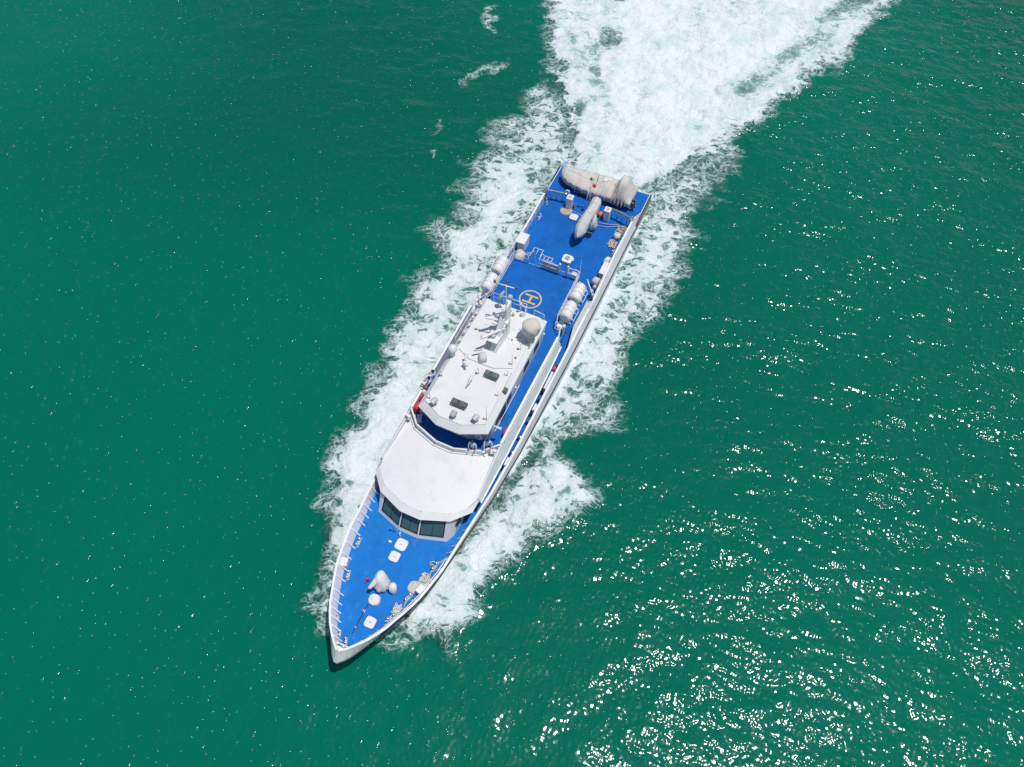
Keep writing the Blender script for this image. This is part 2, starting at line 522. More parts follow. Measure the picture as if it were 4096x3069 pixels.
# ------------------------------------------------------------------ upper deck
g = G()
ud = [(13.35, 2.66), (17.7, 2.66), (18.5, 3.14), (28.3, 3.12), (29.2, 2.35), (29.78, .62), (29.78, -.62), (29.2, -2.35), (28.3, -3.12), (18.5, -3.14), (17.7, -2.66), (13.35, -2.66)]
ud = ud[::-1]
g.prism(ud, UZ - .07, None, UZ)
udk = P('upper_deck', g, 'blue_deck')
g = G(); g.prism([(p[0] + (.03 if p[0] > 28 else -.03 if p[0] < 14 else 0), p[1] * 1.02) for p in ud], UZ - .2, None, UZ - .09)
P('deck_edge', g, 'white_paint')
# upper side bulwarks leaning outwards at the foot, with pale ledge
for sgn in (1, -1):
    g = G()
    xs = [19.3, 20.5, 22, 24, 26, 28.4, 29.5, 31.0, 32.2]
    top_i, top_o, out_b, in_b = [], [], [], []
    for x in xs:
        zz = 5.3 if x <= 28.4 else 5.3 - (x - 28.4) / 3.8 * .55
        yy = lerp_tab([(19, 3.34), (28.4, 3.2), (32.2, 3.33)], x)
        top_i.append((x, sgn * (yy - .05), zz)); top_o.append((x, sgn * (yy + .05), zz))
        out_b.append((x, sgn * (yy + lerp_tab([(19.3, .28), (22, .36), (28.4, .44), (32.2, .22)], x)), 4.36)); in_b.append((x, sgn * (yy - .05), 4.36))
    rings = [list(r) for r in zip(top_i, top_o, out_b, in_b)]
    g.loft(rings, True, True, True, False)
    ub = P('upper_bulwark', g, 'hull_paint')
    g = G(); g.loft([[(a[0], a[1] - sgn * .03, a[2]), (a[0], b[1] + sgn * .02, a[2]), (a[0], b[1] + sgn * .02, a[2] + .05), (a[0], a[1] - sgn * .03, a[2] + .05)] for a, b in zip(top_i[:6], top_o[:6])], True, True, True, False)
    P('bulwark_cap', g, 'rail_white', parent=ub)
    g = G(); g.loft([[(b[0], b[1], 4.36), (b[0], b[1] + sgn * .07, 4.34), (b[0], b[1] + sgn * .07, 4.28), (b[0], b[1] - sgn * .2, 4.28)] for b in out_b], True, True, True, False)
    P('bulwark_ledge', g, 'rail_white', parent=ub)
    g = G(); g.tube([(x, sgn * (lerp_tab([(19, 3.34), (28.4, 3.2)], x) + .17), 5.42) for x in (19.3, 22, 25, 28.2)], .02, 5)
    for x in (19.4, 21, 22.6, 24.2, 25.8, 27.4):
        yy = lerp_tab([(19, 3.34), (28.4, 3.2)], x); g.cyl((x, sgn * (yy + .02), 5.3), (x, sgn * (yy + .17), 5.42), .014, n=5)
    P('hand_rail', g, 'rail_white', parent=ub)
    # wide flat capping where the quarter bulwark closes the side passage
    g = G(); sh = [(13.5, 3.5), (16.2, 3.46), (18.6, 3.86), (18.6, 3.9), (13.5, 3.93)]
    v = [(x, sgn * y) for x, y in sh]
    g.prism(v if sgn > 0 else v[::-1], 2.74, [(*p, 2.84 + .03 * (p[0] - 13.5) / 5) for p in (v if sgn > 0 else v[::-1])], 2.9)
    P('quarter_capping', g, 'grey_paint')
    # passage fittings seen through the slot: white lockers on the bulwark
    for x, l in ((21.55, 1.5), (24.0, .55), (28.6, .6)):
        g = G(); g.box(x, sgn * 3.69, deckz(x) + .56, l, .16, .9); P('side_locker', g, 'white_paint', .015)
    g = G(); g.box(20.45, sgn * 3.68, 2.85, .32, .16, .85); P('hose_box', g, 'red_paint', .02)
    for x in (19.7, 22.9, 24.9, 26.3, 27.6, 29.6):
        g = G(); g.lathe([(.09, 0), (.09, .35), (.13, .4), (.13, .5), (.05, .55)], (x, sgn * 3.64, deckz(x)), 10)
        P('vent_pipe', g, 'dark_grey' if x < 25 else 'steel')

# flying bridge front bulwark
FB = [(28.5, 3.2), (29.4, 2.34), (29.98, .64), (29.98, -.64), (29.4, -2.34), (28.5, -3.2)]
g = G()
for (a, b) in zip(FB[:-1], FB[1:]):
    a_, b_ = Vector((*a, 0)), Vector((*b, 0))
    d = (b_ - a_).normalized(); nn = Vector((d.y, -d.x, 0))
    if nn.x > 0: nn = -nn
    v = []
    for z, off in ((4.46, -.02), (5.3, 0)):
        v += [a_ + Vector((0, 0, z)) - nn * (.02 - off), b_ + Vector((0, 0, z)) - nn * (.02 - off), b_ + Vector((0, 0, z)) + nn * .08, a_ + Vector((0, 0, z)) + nn * .08]
    g.add(v, [(3, 2, 1, 0), (4, 5, 6, 7), (0, 1, 5, 4), (1, 2, 6, 5), (2, 3, 7, 6), (3, 0, 4, 7)])
fbw = P('bridge_bulwark', g, 'white_paint')
g = G(); g.tube([(x + .14, y, 5.36) for x, y in FB], .02, 6)
for x, y in FB: g.cyl((x + .02, y, 5.25), (x + .14, y, 5.36), .014, n=5)
P('hand_rail', g, 'steel', parent=fbw)

# ------------------------------------------------------------------ upper house
HB = [(19.6, -2.3), (28.05, -2.3), (28.62, -.93), (28.62, .93), (28.05, 2.3), (19.6, 2.3)]
HT = [(19.3, -2.42), (28.0, -2.42), (28.55, -.9), (28.55, .9), (28.0, 2.42), (19.3, 2.42)]
g = G(); g.prism(HB, UZ + .002, HT, 6.45)
uh = P('upper_house', g, 'white_paint')
for i, (a, b) in enumerate(zip(HB[1:5], HB[2:6])):
    if i == 3: continue
    A_, B_ = Vector((*a, 0)), Vector((*b, 0)); d = (B_ - A_); L_ = d.length; d.normalize(); nn = Vector((d.y, -d.x, 0))
    for f0, f1 in ((.08, .48), (.52, .92)):
        g = G(); v = []
        for z in (5.45, 6.2):
            for f in (f0, f1):
                q = A_ + d * L_ * f + nn * .03; v.append((q.x, q.y, z))
        g.add([v[0], v[1], v[3], v[2]], [(0, 1, 2, 3)]); P('window', g, 'black', parent=uh)
for sgn in (1, -1):
    for x, l in ((27.0, .9), (25.4, .7), (22.6, .8), (20.9, .8)):
        g = G(); g.box(x, sgn * 2.365, 5.75, l, .08, .65); P('window', g, 'black', parent=uh)
    g = G(); g.box(26.25, sgn * 2.35, 5.4, .62, .1, 1.7); P('door', g, 'navy_dark', parent=uh)
    for x in (19.9, 24.6):
        g = G(); g.lathe([(.07, 0), (.07, .1), (.03, .15)], (x, sgn * 2.5, 5.9), 8); P('wall_lamp', g, 'rail_white', parent=uh)
    g = G(); g.tube([(24.0, sgn * 2.44, 5.4), (24.0, sgn * 2.52, 5.4), (27.8, sgn * 2.5, 5.4), (27.8, sgn * 2.42, 5.4)], .02, 5); P('hand_rail', g, 'rail_white', parent=uh)
# life ring on the front wall
g = G(); g.tube([(28.62, 1.7 + .24 * math.sin(k * math.pi / 10), 5.35 + .24 * math.cos(k * math.pi / 10)) for k in range(20)], .06, 8, closed=True)
P('life_ring', g, 'rail_white', parent=uh)
# roof: eave, sloping shoulder, flat top, raised aft part
E = [(19.2, -2.42), (28.72, -2.45), (29.46, -.82), (29.46, .82), (28.72, 2.45), (19.2, 2.42)]
S1 = [(19.35, -1.98), (28.36, -2.12), (29.04, -.78), (29.04, .78), (28.36, 2.12), (19.35, 1.98)]
g = G(); g.prism(E, 6.42, None, 6.5, cap=False); g.prism([(x, y, 6.5) for x, y in E], 6.5, S1, 6.84)
rf = P('house_roof', g, 'roof_paint', .01)
g = G(); R2 = [(19.4, -1.9), (23.95, -1.93), (24.4, -.95), (24.4, .84), (23.9, 1.93), (19.4, 1.9)]
g.prism(R2, 6.835, [(x * 1.0, y * .99) for x, y in R2], 6.93)
P('raised_roof', g, 'roof_paint', .008, parent=rf)
# low coaming along the front of the roof
g = G(); g.tube([(28.34, -2.1, 6.86), (29.0, -.77, 6.86), (29.0, .77, 6.86), (28.34, 2.1, 6.86), (24.2, 2.02, 6.86)], .02, 5); P('roof_gutter', g, 'grey_paint', parent=rf)
RZ, RZ2 = 6.84, 6.93

# ---- roof fittings
def searchlight(x, y, yaw, pitch=.35):
    e = empty('searchlight', (x, y, RZ)); e.parent = boat; e.scale = (.85, .85, .85)
    g = G(); g.lathe([(.16, 0), (.16, .03), (.05, .06), (.05, .22)], (0, 0, 0), 12)
    g.tube([(0, -.24, .48), (0, -.24, .25), (0, 0, .2), (0, .24, .25), (0, .24, .48)], .025, 6)
    o = build('yoke', g, 'grey_paint', e); o.rotation_euler.z = yaw
    g = G(); rings = []
    for xx, r in ((-.26, .08), (-.22, .17), (-.1, .21), (.2, .22), (.22, .23), (.24, .22)):
        rings.append([(xx, r * math.cos(k * math.pi / 8), r * math.sin(k * math.pi / 8)) for k in range(16)])
    g.loft(rings, True, True, True, True)
    o = build('lamp_drum', g, 'grey_paint', e); o.location = (0, 0, .48); o.rotation_euler = (0, pitch, yaw)
    g = G(); g.loft([[(.245, .19 * math.cos(k * math.pi / 8), .19 * math.sin(k * math.pi / 8)) for k in range(16)], [(.25, .02 * math.cos(k * math.pi / 8), .02 * math.sin(k * math.pi / 8)) for k in range(16)]], True, False, True)
    o2 = build('lens', g, 'dark_grey', e); o2.location = (0, 0, .48); o2.rotation_euler = (0, pitch, yaw)


searchlight(28.32, -1.42, -.5, .3); searchlight(28.66, .08, 2.9, -.35); searchlight(28.32, 1.45, -.35, .3)


def floodbox(x, y, sx, sy, sz, m):
    g = G(); g.box(x, y, RZ + .22 + sz / 2, sx, sy, sz, taper=.9)
    o = P('equipment_box', g, m, .03)
    g = G(); g.box(x, y, RZ + .22 + sz + .03, sx * .5, sy * .32, .06); P('box_lid', g, m, .015, parent=o)
    for a in (-.42, .42):
        for b in (-.35, .35):
            g = G(); g.box(x + b * sx, y + a * sy, RZ + .11, .06, .06, .24); P('foot', g, 'rail_white', parent=o)
    g = G(); g.lathe([(.06, 0), (.06, .05), (.02, .07)], (x, y, RZ + .28 + sz), 8); P('cap', g, 'black', parent=o)


floodbox(27.8, .03, .42, 1.12, .2, 'dark_grey')
floodbox(25.05, .98, .4, 1.0, .24, 'olive_grey')
g = G(); g.box(25.6, 2.2, 6.84, .34, .26, .3); P('junction_box', g, 'dark_grey', .02)


def whip(x, y, h, z=RZ, ball=False, foot=True, th=.018):
    g = G(); g.cyl((x, y, z), (x, y, z + h * .45), th * 1.4, th * 1.2, 6); g.cyl((x, y, z + h * .45), (x - .01, y + .01, z + h), th * .9, th * .45, 6)
    if foot: g.box(x, y - .1, z + .03, .06, .24, .06); g.lathe([(.055, 0), (.055, .08), (.02, .11)], (x, y - .2, z), 8)
    o = P('antenna', g, 'grey_paint')
    if ball:
        g = G(); g.sphere((x, y, z + h), .07, 10, 6); P('antenna_tip', g, 'dome_white', parent=o)


for a in ((28.0, 2.02, 1.75), (28.1, -1.86, .95), (26.15, 1.95, .7), (24.52, 1.86, .65)): whip(*a)
whip(25.16, .11, .62, ball=True); whip(26.29, -1.95, .75, ball=True)
whip(23.66, 1.8, 1.25, RZ2); whip(22.36, 1.82, .7, RZ2, True); whip(21.5, 1.4, .95, RZ2, True)
g = G(); g.lathe([(.06, 0), (.07, .08), (.03, .1)], (23.1, 1.8, RZ2), 8); P('deck_lamp', g, 'dark_grey')
g = G(); g.lathe([(.05, 0), (.05, .1)], (21.9, 1.0, RZ2), 8); P('deck_lamp', g, 'dark_grey')
# leaning horn post
g = G(); g.cyl((26.15, -.05, RZ), (26.15, -.05, RZ + .35), .04, .03, 8); g.tube([(25.75, -.02, RZ + .62), (26.15, -.05, RZ + .42), (26.5, -.1, RZ + .3)], [.13, .07, .03], 10)
P('loud_hailer', g, 'canvas_white')
# twin trumpet horn
g = G(); g.lathe([(.11, 0), (.09, .1), (.07, .4), (.12, .45), (.1, .55), (.02, .58)], (25.02, -.95, RZ), 10)
g.tube([(25.0, -.95, RZ + .5), (24.72, -1.02, RZ + .62), (24.5, -1.06, RZ + .66)], [.03, .05, .14], 9)
g.tube([(25.0, -.92, RZ + .42), (25.2, -.72, RZ + .5)], [.03, .1], 9)
P('air_horn', g, 'dome_white')
# small satellite dome on the starboard edge
g = G(); g.lathe([(.2, 0), (.17, .08), (.13, .4), (.16, .5)], (24.55, -2.08, 6.7), 12)
o = P('dome_pedestal', g, 'dome_white')
g = G(); g.sphere((24.5, -2.07, 7.5), .32, 20, 12); P('satellite_dome', g, 'dome_white')


def tarp(name, rings, m, parent=None, wr=.03, n=28, seed=0.0, hang=0.0, folds=9, flat=False):
    """cloth cover: stacked outlines (cx,cy,z,rx,ry,rot,exp) wrinkled by noise, with folds that open towards the hem"""
    R = []
    nr = len(rings)
    for i, (cx, cy, z, ax, ay, ro, ex) in enumerate(rings):
        r = []
        low = 1 - i / (nr - 1)
        for k in range(n):
            a = 2 * math.pi * k / n
            ca, sa = math.cos(a), math.sin(a)
            x = ax * math.copysign(abs(ca) ** ex, ca); y = ay * math.copysign(abs(sa) ** ex, sa)
            nz = noise.noise(Vector((cx + x, cy + y, z)) * 2.3 + Vector((seed, seed * 1.7, 0)))
            f = 1 + wr * 2.2 * nz + hang * low * math.sin(folds * a + seed + 2 * nz)
            x, y = rot2(x * f, y * f, ro)
            r.append((cx + x, cy + y, z + wr * .6 * nz))
        R.append(r)
    # subdivide between rings for soft draping
    R2 = []
    for i in range(nr - 1):
        for s_ in (0, .5):
            row = []
            for k in range(n):
                p = Vector(R[i][k]).lerp(Vector(R[i + 1][k]), s_)
                if s_:
                    q = noise.noise(p * 3.1 + Vector((seed, 0, 3))) * wr * .8
                    p += Vector((q, -q * .6, q * .4))
                row.append(tuple(p))
            R2.append(row)
    R2.append(R[-1])
    g = G(); g.loft(R2, True, True, True, not flat)
    return build(name, g, m, parent)


# covered director on the port quarter of the roof
g = G(); g.lathe([(.34, 0), (.3, .1), (.2, .35), (.17, .75), (.3, .9)], (21.3, 2.0, RZ), 14)
ped = P('director_pedestal', g, 'grey_paint')
tarp('director_cover', [(21.25, 2.03, 7.42, .36, .36, 0, 1), (21.22, 2.04, 7.62, .50, .50, .2, .95), (21.2, 2.05, 7.9, .60, .59, .3, .95), (21.2, 2.05, 8.25, .60, .59, .3, .95), (21.2, 2.05, 8.45, .52, .52, .2, .95), (21.2, 2.05, 8.58, .3, .3, .1, 1), (21.2, 2.05, 8.6, .04, .04, 0, 1)], 'canvas_beige', ped, .06, 36, 4.0, .07, 8)
g = G(); g.tube([(21.4, 1.75, 7.4), (21.62, 1.6, 7.1), (21.9, 1.62, RZ2 + .02)], .03, 6); g.tube([(21.5, 2.2, 7.4), (21.75, 2.3, 7.05), (21.9, 2.22, 6.75)], .05, 6)
P('cable', g, 'canvas_white', parent=ped)

# mast: raked fin, platforms, radars, pole and crossbar
g = G()
g.prism([(21.4, -.12), (23.3, .0), (23.3, .5), (21.4, .62)], RZ2, [(20.75, .1), (21.55, .14), (21.55, .42), (20.75, .44)], 9.5)
mast = P('mast', g, 'white_paint', .02)
g = G(); g.prism([(21.2, -.3), (22.1, -.3), (22.1, .55), (21.2, .55)], 8.28, None, 8.36); g.prism([(22.3, -.3), (23.2, -.22), (23.2, .5), (22.3, .55)], 7.82, None, 7.9)
P('radar_platform', g, 'white_paint', .015, parent=mast)


def radar(x, y, z, ang, l):
    g = G(); g.lathe([(.2, 0), (.22, .05), (.2, .2), (.1, .26)], (x, y, z - .36), 14)
    o = P('radar', g, 'grey_paint')
    g = G(); g.box(x, y, z, .19, l, .14, rz=ang, taper=.8); P('scanner_bar', g, 'dome_white', .02, parent=o)


radar(21.45, -.27, 8.72, rad(42), 1.72)
radar(22.75, .02, 8.26, rad(52), 1.85)
g = G(); g.cyl((21.1, .27, 9.3), (21.1, .27, 9.9), .07, .06, 8); g.cyl((21.65, .45, 7.9), (21.65, .45, 12.1), .045, .03, 8); g.tube([(21.2, .3, 9.3), (21.65, .45, 9.45)], .05, 6)
g.box(21.75, .55, 8.3, .22, .2, .4); g.tube([(21.7, .5, 8.2), (21.8, 1.1, 8.05)], .02, 5)
P('mast_pole', g, 'white_paint', parent=mast)
g = G(); g.tube([(21.68, -.25, 12.0), (21.6, 1.05, 12.0)], .035, 7); P('crossbar', g, 'rail_white', parent=mast)
for q in ((21.69, -.3, 12.05), (21.6, 1.1, 12.05), (21.4, .4, 12.05)):
    g = G(); g.lathe([(.05, -.05), (.09, 0), (.09, .12), (.04, .16)], q, 9); P('navigation_lamp', g, 'dark_grey', parent=mast)
g = G(); g.tube([(22.4, -.75, 8.25), (22.0, -.2, 8.2)], .025, 5); g.tube([(22.0, -.85, 8.4), (21.8, -.2, 8.35)], .025, 5); P('lamp_arm', g, 'white_paint', parent=mast)
tarp('covered_instrument', [(24.06, -.12, RZ, .34, .3, .5, .6), (24.06, -.12, RZ + .3, .32, .28, .5, .6), (24.02, -.12, RZ + .52, .26, .22, .5, .6), (24.0, -.12, RZ + .58, .05, .05, .5, 1)], 'canvas_grey', boat, .04, 20, 9.0, .03)
g = G(); g.tube([(23.7, -.3, 7.45), (24.05, -.75, 7.5)], .06, 7); P('instrument_barrel', g, 'grey_paint')

# railing helper (posts and rails in one part)
def railing(pts, h, posts=None, mids=(.5,), r=.024, name='railing', m='rail_white', parent=None):
    g = G()
    P_ = [Vector(p) for p in pts]
    for k in (1.0,) + tuple(mids):
        g.tube([p + Vector((0, 0, h * k)) for p in P_], r if k == 1 else r * .75, 6)
    for a, b in zip(P_[:-1], P_[1:]):
        nseg = max(1, round((b - a).length / .85))
        for i in range(nseg + 1):
            q = a.lerp(b, i / nseg); g.cyl(q, q + Vector((0, 0, h)), r * .85, n=5)
    return P(name, g, m, parent=parent)


railing([(19.4, -1.5, RZ2), (19.35, .0, RZ2), (19.35, .95, RZ2), (19.75, 1.0, RZ2)], .85)
railing([(19.35, 1.5, RZ), (19.3, 2.2, RZ - .2)], .6)
# lamps and poles on the aft edge of the roof
g = G(); g.lathe([(.13, 0), (.06, .1), (.05, 1.25), (.1, 1.35)], (19.75, -.12, RZ2), 10); o = P('dome_post', g, 'grey_paint')
g = G(); g.sphere((19.75, -.12, 8.45), .19, 16, 10); P('sensor_dome', g, 'dome_blue', parent=o)
g = G(); g.lathe([(.12, 0), (.05, .1), (.05, .9)], (19.7, -.85, RZ2), 10); g.tube([(19.7, -.85, 7.8), (19.62, -.87, 8.05), (19.4, -.7, 8.4)], [.17, .15, .04], 10); P('signal_lamp', g, 'dome_blue')
g = G(); g.lathe([(.04, 0), (.03, .75)], (19.5, .55, RZ2), 8); g.sphere((19.5, .55, 7.75), .1, 10, 6); P('gps_antenna', g, 'dome_white')
for x, y in ((19.9, -.45), (20.0, .25), (19.8, .75)):
    g = G(); g.lathe([(.1, 0), (.12, .1), (.08, .25), (.03, .3)], (x, y, RZ2), 9); P('roof_vent', g, 'grey_paint')
for x, y in ((20.1, -2.15), (20.9, -2.1), (21.4, -2.12), (22.0, -2.1), (22.7, -2.12), (23.4, -2.1)):
    g = G(); h = random.uniform(.25, .5); g.lathe([(.1, 0), (.05, .06), (.05, h), (.11, h + .03), (.1, h + .14), (.03, h + .18)], (x, y, RZ - .2), 9); P('edge_lamp', g, 'dome_white')
g = G(); g.tube([(20.0, -2.3, 7.5), (21.5, -2.3, 7.5), (23.6, -2.28, 7.5)], .022, 5)
for x in (20.0, 20.9, 21.8, 22.7, 23.6): g.cyl((x, -2.3, 6.55), (x, -2.3, 7.5), .018, n=5)
P('edge_railing', g, 'rail_white')
# searchlight arm on the port front corner and cameras on the wheelhouse roof
g = G(); g.tube([(27.9, 2.4, 6.25), (27.9, 2.7, 6.2), (27.85, 2.95, 6.1)], [.05, .06, .12], 9); P('corner_horn', g, 'dome_white')
for sgn in (1, -1):
    x, y = 29.15, sgn * 3.02
    z = roofz(x, y)
    g = G(); g.cyl((x, y, z - .02), (x, y, z + .55), .035, n=8); g.box(x, y, z + .6, .16, .34, .14, rz=.3 * sgn); g.box(x, y + .0, z + .69, .2, .38, .04, rz=.3 * sgn)
    P('surveillance_camera', g, 'dome_white', .01)

# ------------------------------------------------------------------ helicopter deck
HX, HY = 16.45, .04
g = G()
for k in range(44):
    a0 = 2 * math.pi * k / 44; a1 = a0 + 2 * math.pi / 44 * .62
    v = [(HX + r * math.cos(a), HY + r * math.sin(a), UZ + .006) for r, a in ((.73, a0), (.845, a0), (.845, a1), (.73, a1))]
    g = G(); g.add(v, [(0, 1, 2, 3)]); P('circle_dash', g, 'dash_paint', parent=udk)
for nm, (cx, cy, sx, sy) in (('letter_h', (HX - .31, HY, .135, 1.0)), ('letter_h', (HX + .31, HY, .135, 1.0)), ('letter_h', (HX, HY, .485, .14))):
    g = G(); g.add([(cx - sx / 2, cy - sy / 2, UZ + .008), (cx + sx / 2, cy - sy / 2, UZ + .008), (cx + sx / 2, cy + sy / 2, UZ + .008), (cx - sx / 2, cy + sy / 2, UZ + .008)], [(0, 1, 2, 3)])
    P(nm, g, 'yellow_paint', parent=udk)
railing([(13.45, -2.55, UZ), (13.42, -1.45, UZ)], .95)
railing([(13.42, -.55, UZ), (13.45, 1.0, UZ)], .95)
railing([(13.45, 1.0, UZ), (13.45, 2.5, UZ), (14.0, 2.55, UZ)], .5)
railing([(13.5, 1.75, UZ), (13.3, 1.8, UZ), (13.3, 2.6, UZ), (13.9, 2.6, UZ)], .95)
for sgn in (1, -1):
    railing([(13.6, sgn * 2.58, UZ), (17.6, sgn * 2.6, UZ)], .95, mids=(.33, .66))
railing([(17.6, 2.6, UZ), (18.1, 2.75, UZ), (18.5, 3.2, UZ), (19.3, 3.35, UZ)], .9)
railing([(17.6, -2.6, UZ), (18.3, -2.9, UZ), (19.3, -3.3, UZ)], .9)
g = G(); g.box(13.38, .3, UZ + .45, .05, 1.3, .72); P('weather_panel', g, 'grey_paint', .01)
g = G(); g.box(13.35, 2.2, UZ + .45, .3, .4, .3); P('signal_box', g, 'white_paint', .02)
for y, h in ((1.05, 1.2), (1.7, 1.2)):
    g = G(); g.lathe([(.05, 0), (.04, h * .8), (.09, h * .85), (.08, h), (.02, h + .05)], (13.4, y, UZ), 8); P('deck_lamp', g, 'rail_white')
g = G(); g.cyl((13.0, 2.5, 2.0), (13.0, 2.5, 6.4), .03, .012, 6); g.cyl((12.75, 2.05, 2.0), (12.75, 2.05, 4.9), .025, .02, 6); g.tube([(12.75, 2.05, 4.85), (12.9, 2.3, 4.95), (13.0, 2.5, 4.85)], .04, 6); P('whip_mast', g, 'pale_blue')
# stairs from the helicopter deck to the aft deck
st = empty('stairs', (0, 0, 0)); st.parent = boat
for y in (-1.38, -.62):
    g = G(); g.tube([(13.4, y, UZ + .9), (12.9, y, UZ + .85), (12.5, y, UZ + .5), (11.9, y, 2.9), (11.85, y, 2.0)], .026, 6); g.tube([(13.35, y, UZ), (12.0, y, 2.0)], .04, 6); build('stair_rail', g, 'rail_white', st)
for i in range(7):
    z = 2.2 + i * .33; x = 12.0 + (z - 2.0) / 2.5 * 1.35
    g = G(); g.box(x, -1.0, z, .2, .74, .035); build('tread', g, 'grey_paint', st)
g = G()
for y in (-.3, .0, .3): g.tube([(13.35, y, UZ + .9), (12.95, y, UZ + .92), (12.95, y, UZ + .35)], .02, 5)
g.tube([(12.95, -.4, UZ + .92), (12.95, .35, UZ + .92)], .022, 5); g.tube([(12.95, -.4, UZ + .5), (12.95, .35, UZ + .5)], .02, 5); P('ladder_guard', g, 'rail_white')
g = G()
for y in (-1.35, -1.0, -.65): g.tube([(13.1, y, UZ + .92), (12.7, y, UZ + .96), (12.5, y, UZ + .9)], .02, 5)
g.tube([(12.5, -1.4, UZ + .9), (12.5, -.6, UZ + .9)], .022, 5); g.tube([(13.4, -2.0, UZ + .8), (13.1, -1.7, UZ + .75), (13.1, -1.4, UZ + .9)], .022, 5); P('ladder_guard', g, 'rail_white')
# raft cradles on brackets outboard of the deck edge
for sgn in (1, -1):
    for xc in (14.95, 16.75):
        g = G()
        for x in (xc - .5, xc + .5):
            pts = [(x, sgn * (3.08 + .5 * math.cos(a)), 5.12 - .46 * math.sin(a)) for a in [math.pi * k / 8 for k in range(9)]]
            g.tube(pts, .03, 6); g.tube([(x, sgn * 2.55, 4.45), (x, sgn * 3.55, 4.45)], .035, 6); g.cyl((x, sgn * 3.08, 4.45), (x, sgn * 3.08, 4.66), .03, n=6)
            g.tube([(x, sgn * 3.56, 5.12), (x, sgn * 3.7, 4.9), (x, sgn * 3.7, 4.45)], .022, 5)
        g.tube([(xc - .5, sgn * 3.7, 4.88), (xc + .5, sgn * 3.7, 4.88)], .022, 5); g.tube([(xc - .75, sgn * 2.62, 5.2), (xc + .75, sgn * 2.62, 5.2)], .022, 5)
        P('raft_cradle', g, 'rail_white')
g = G(); g.tube([(17.75, 2.62, 4.9), (18.1, 2.62, 4.9), (18.1, 3.3, 4.9), (17.75, 3.3, 4.9)], .024, 6); g.tube([(17.75, 2.66, 4.6), (18.2, 2.66, 4.6), (18.2, 3.3, 4.6)], .024, 6); g.box(18.0, 3.0, 4.72, .3, .4, .16); P('boarding_step', g, 'rail_white')
g = G(); g.lathe([(.08, 0), (.08, .8), (.14, .85), (.1, 1.0)], (18.25, 3.35, UZ - .1), 9); P('post_lamp', g, 'dome_white')
# starboard corner frames by the rafts
railing([(17.9, -3.5, 4.45), (18.9, -3.45, 4.45)], .8); railing([(17.95, -2.7, UZ), (18.9, -2.75, UZ)], .9)
for x, y in ((18.2, -3.2), (18.6, -2.95), (18.9, -3.1)):
    g = G(); g.lathe([(.1, 0), (.1, .45), (.15, .5), (.12, .7), (.04, .75)], (x, y, UZ - .05), 9); P('vent_cowl', g, 'dome_white')

# ------------------------------------------------------------------ hatches
def hatch(x, y, sx, h, lettered=True, wheel=False, dogs=False, m='white_paint'):
    z = deckz(x)
    pr = []
    def rr(s_, c_):
        out = []
        hx = s_ / 2
        for qx, qy, a0 in ((1, 1, 0), (-1, 1, 90), (-1, -1, 180), (1, -1, 270)):
            for k in range(5):
                a = rad(a0 + k * 22.5); out.append((x + qx * (hx - c_) + c_ * math.cos(a), y + qy * (hx - c_) + c_ * math.sin(a)))
        return out
    g = G(); g.prism(rr(sx * .92, sx * .2), z, None, z + h * .72); o = P('hatch', g, m)
    g = G(); g.prism(rr(sx, sx * .24), z + h * .7, rr(sx * .985, sx * .24), z + h); P('hatch_lid', g, m, .012, parent=o)
    zt_ = z + h + .006
    if lettered:
        g = G()
        for k in range(5):
            cy = y - .07 + k * .036
            g.add([(x - .022, cy - .013, zt_), (x + .022, cy - .013, zt_), (x + .022, cy + .012, zt_), (x - .022, cy + .012, zt_)], [(0, 1, 2, 3)])
        P('hatch_marking', g, 'dark_grey', parent=o)
    if wheel:
        g = G(); g.tube([(x + .17 * math.cos(k * math.pi / 12), y + .17 * math.sin(k * math.pi / 12), zt_ + .05) for k in range(24)], .018, 5, closed=True)
        for k in range(3): g.cyl((x, y, zt_ + .05), (x + .17 * math.cos(k * 2.094 + .4), y + .17 * math.sin(k * 2.094 + .4), zt_ + .05), .016, n=5)
        P('hand_wheel', g, 'dark_grey', parent=o)
        g = G(); g.box(x - .1, y + sx * .53, z + h * .75, .3, .1, .12); P('hinge', g, m, .01, parent=o)
    if dogs:
        for dx, dy in ((.18, .14), (-.18, .16), (.2, -.16), (-.16, -.18)):
            g = G(); g.box(x + dx, y + dy, zt_ + .02, .05, .03, .04); P('dog', g, 'grey_paint', parent=o)


hatch(36.21, -.01, .74, .1); hatch(37.06, -.02, .64, .1); hatch(41.15, .64, .64, .1)
hatch(9.76, .42, .82, .26, False, True); hatch(5.26, -.82, .68, .2, False, False, True)

# ------------------------------------------------------------------ fore deck fittings
def bollard(x, y, rz, m='steel', s=1.0):
    z = deckz(x)
    e = empty('bollard', (x, y, z), rz); e.parent = boat
    g = G(); g.box(0, 0, .025, .62 * s, .2 * s, .05); build('base_plate', g, 'grey_paint', e, .008)
    for sx in (-.19, .19):
        g = G(); g.lathe([(.08 * s, .05), (.065 * s, .1), (.065 * s, .26), (.095 * s, .29), (.09 * s, .33), (.03, .345)], (sx * s, 0, 0), 12); build('post', g, m, e)


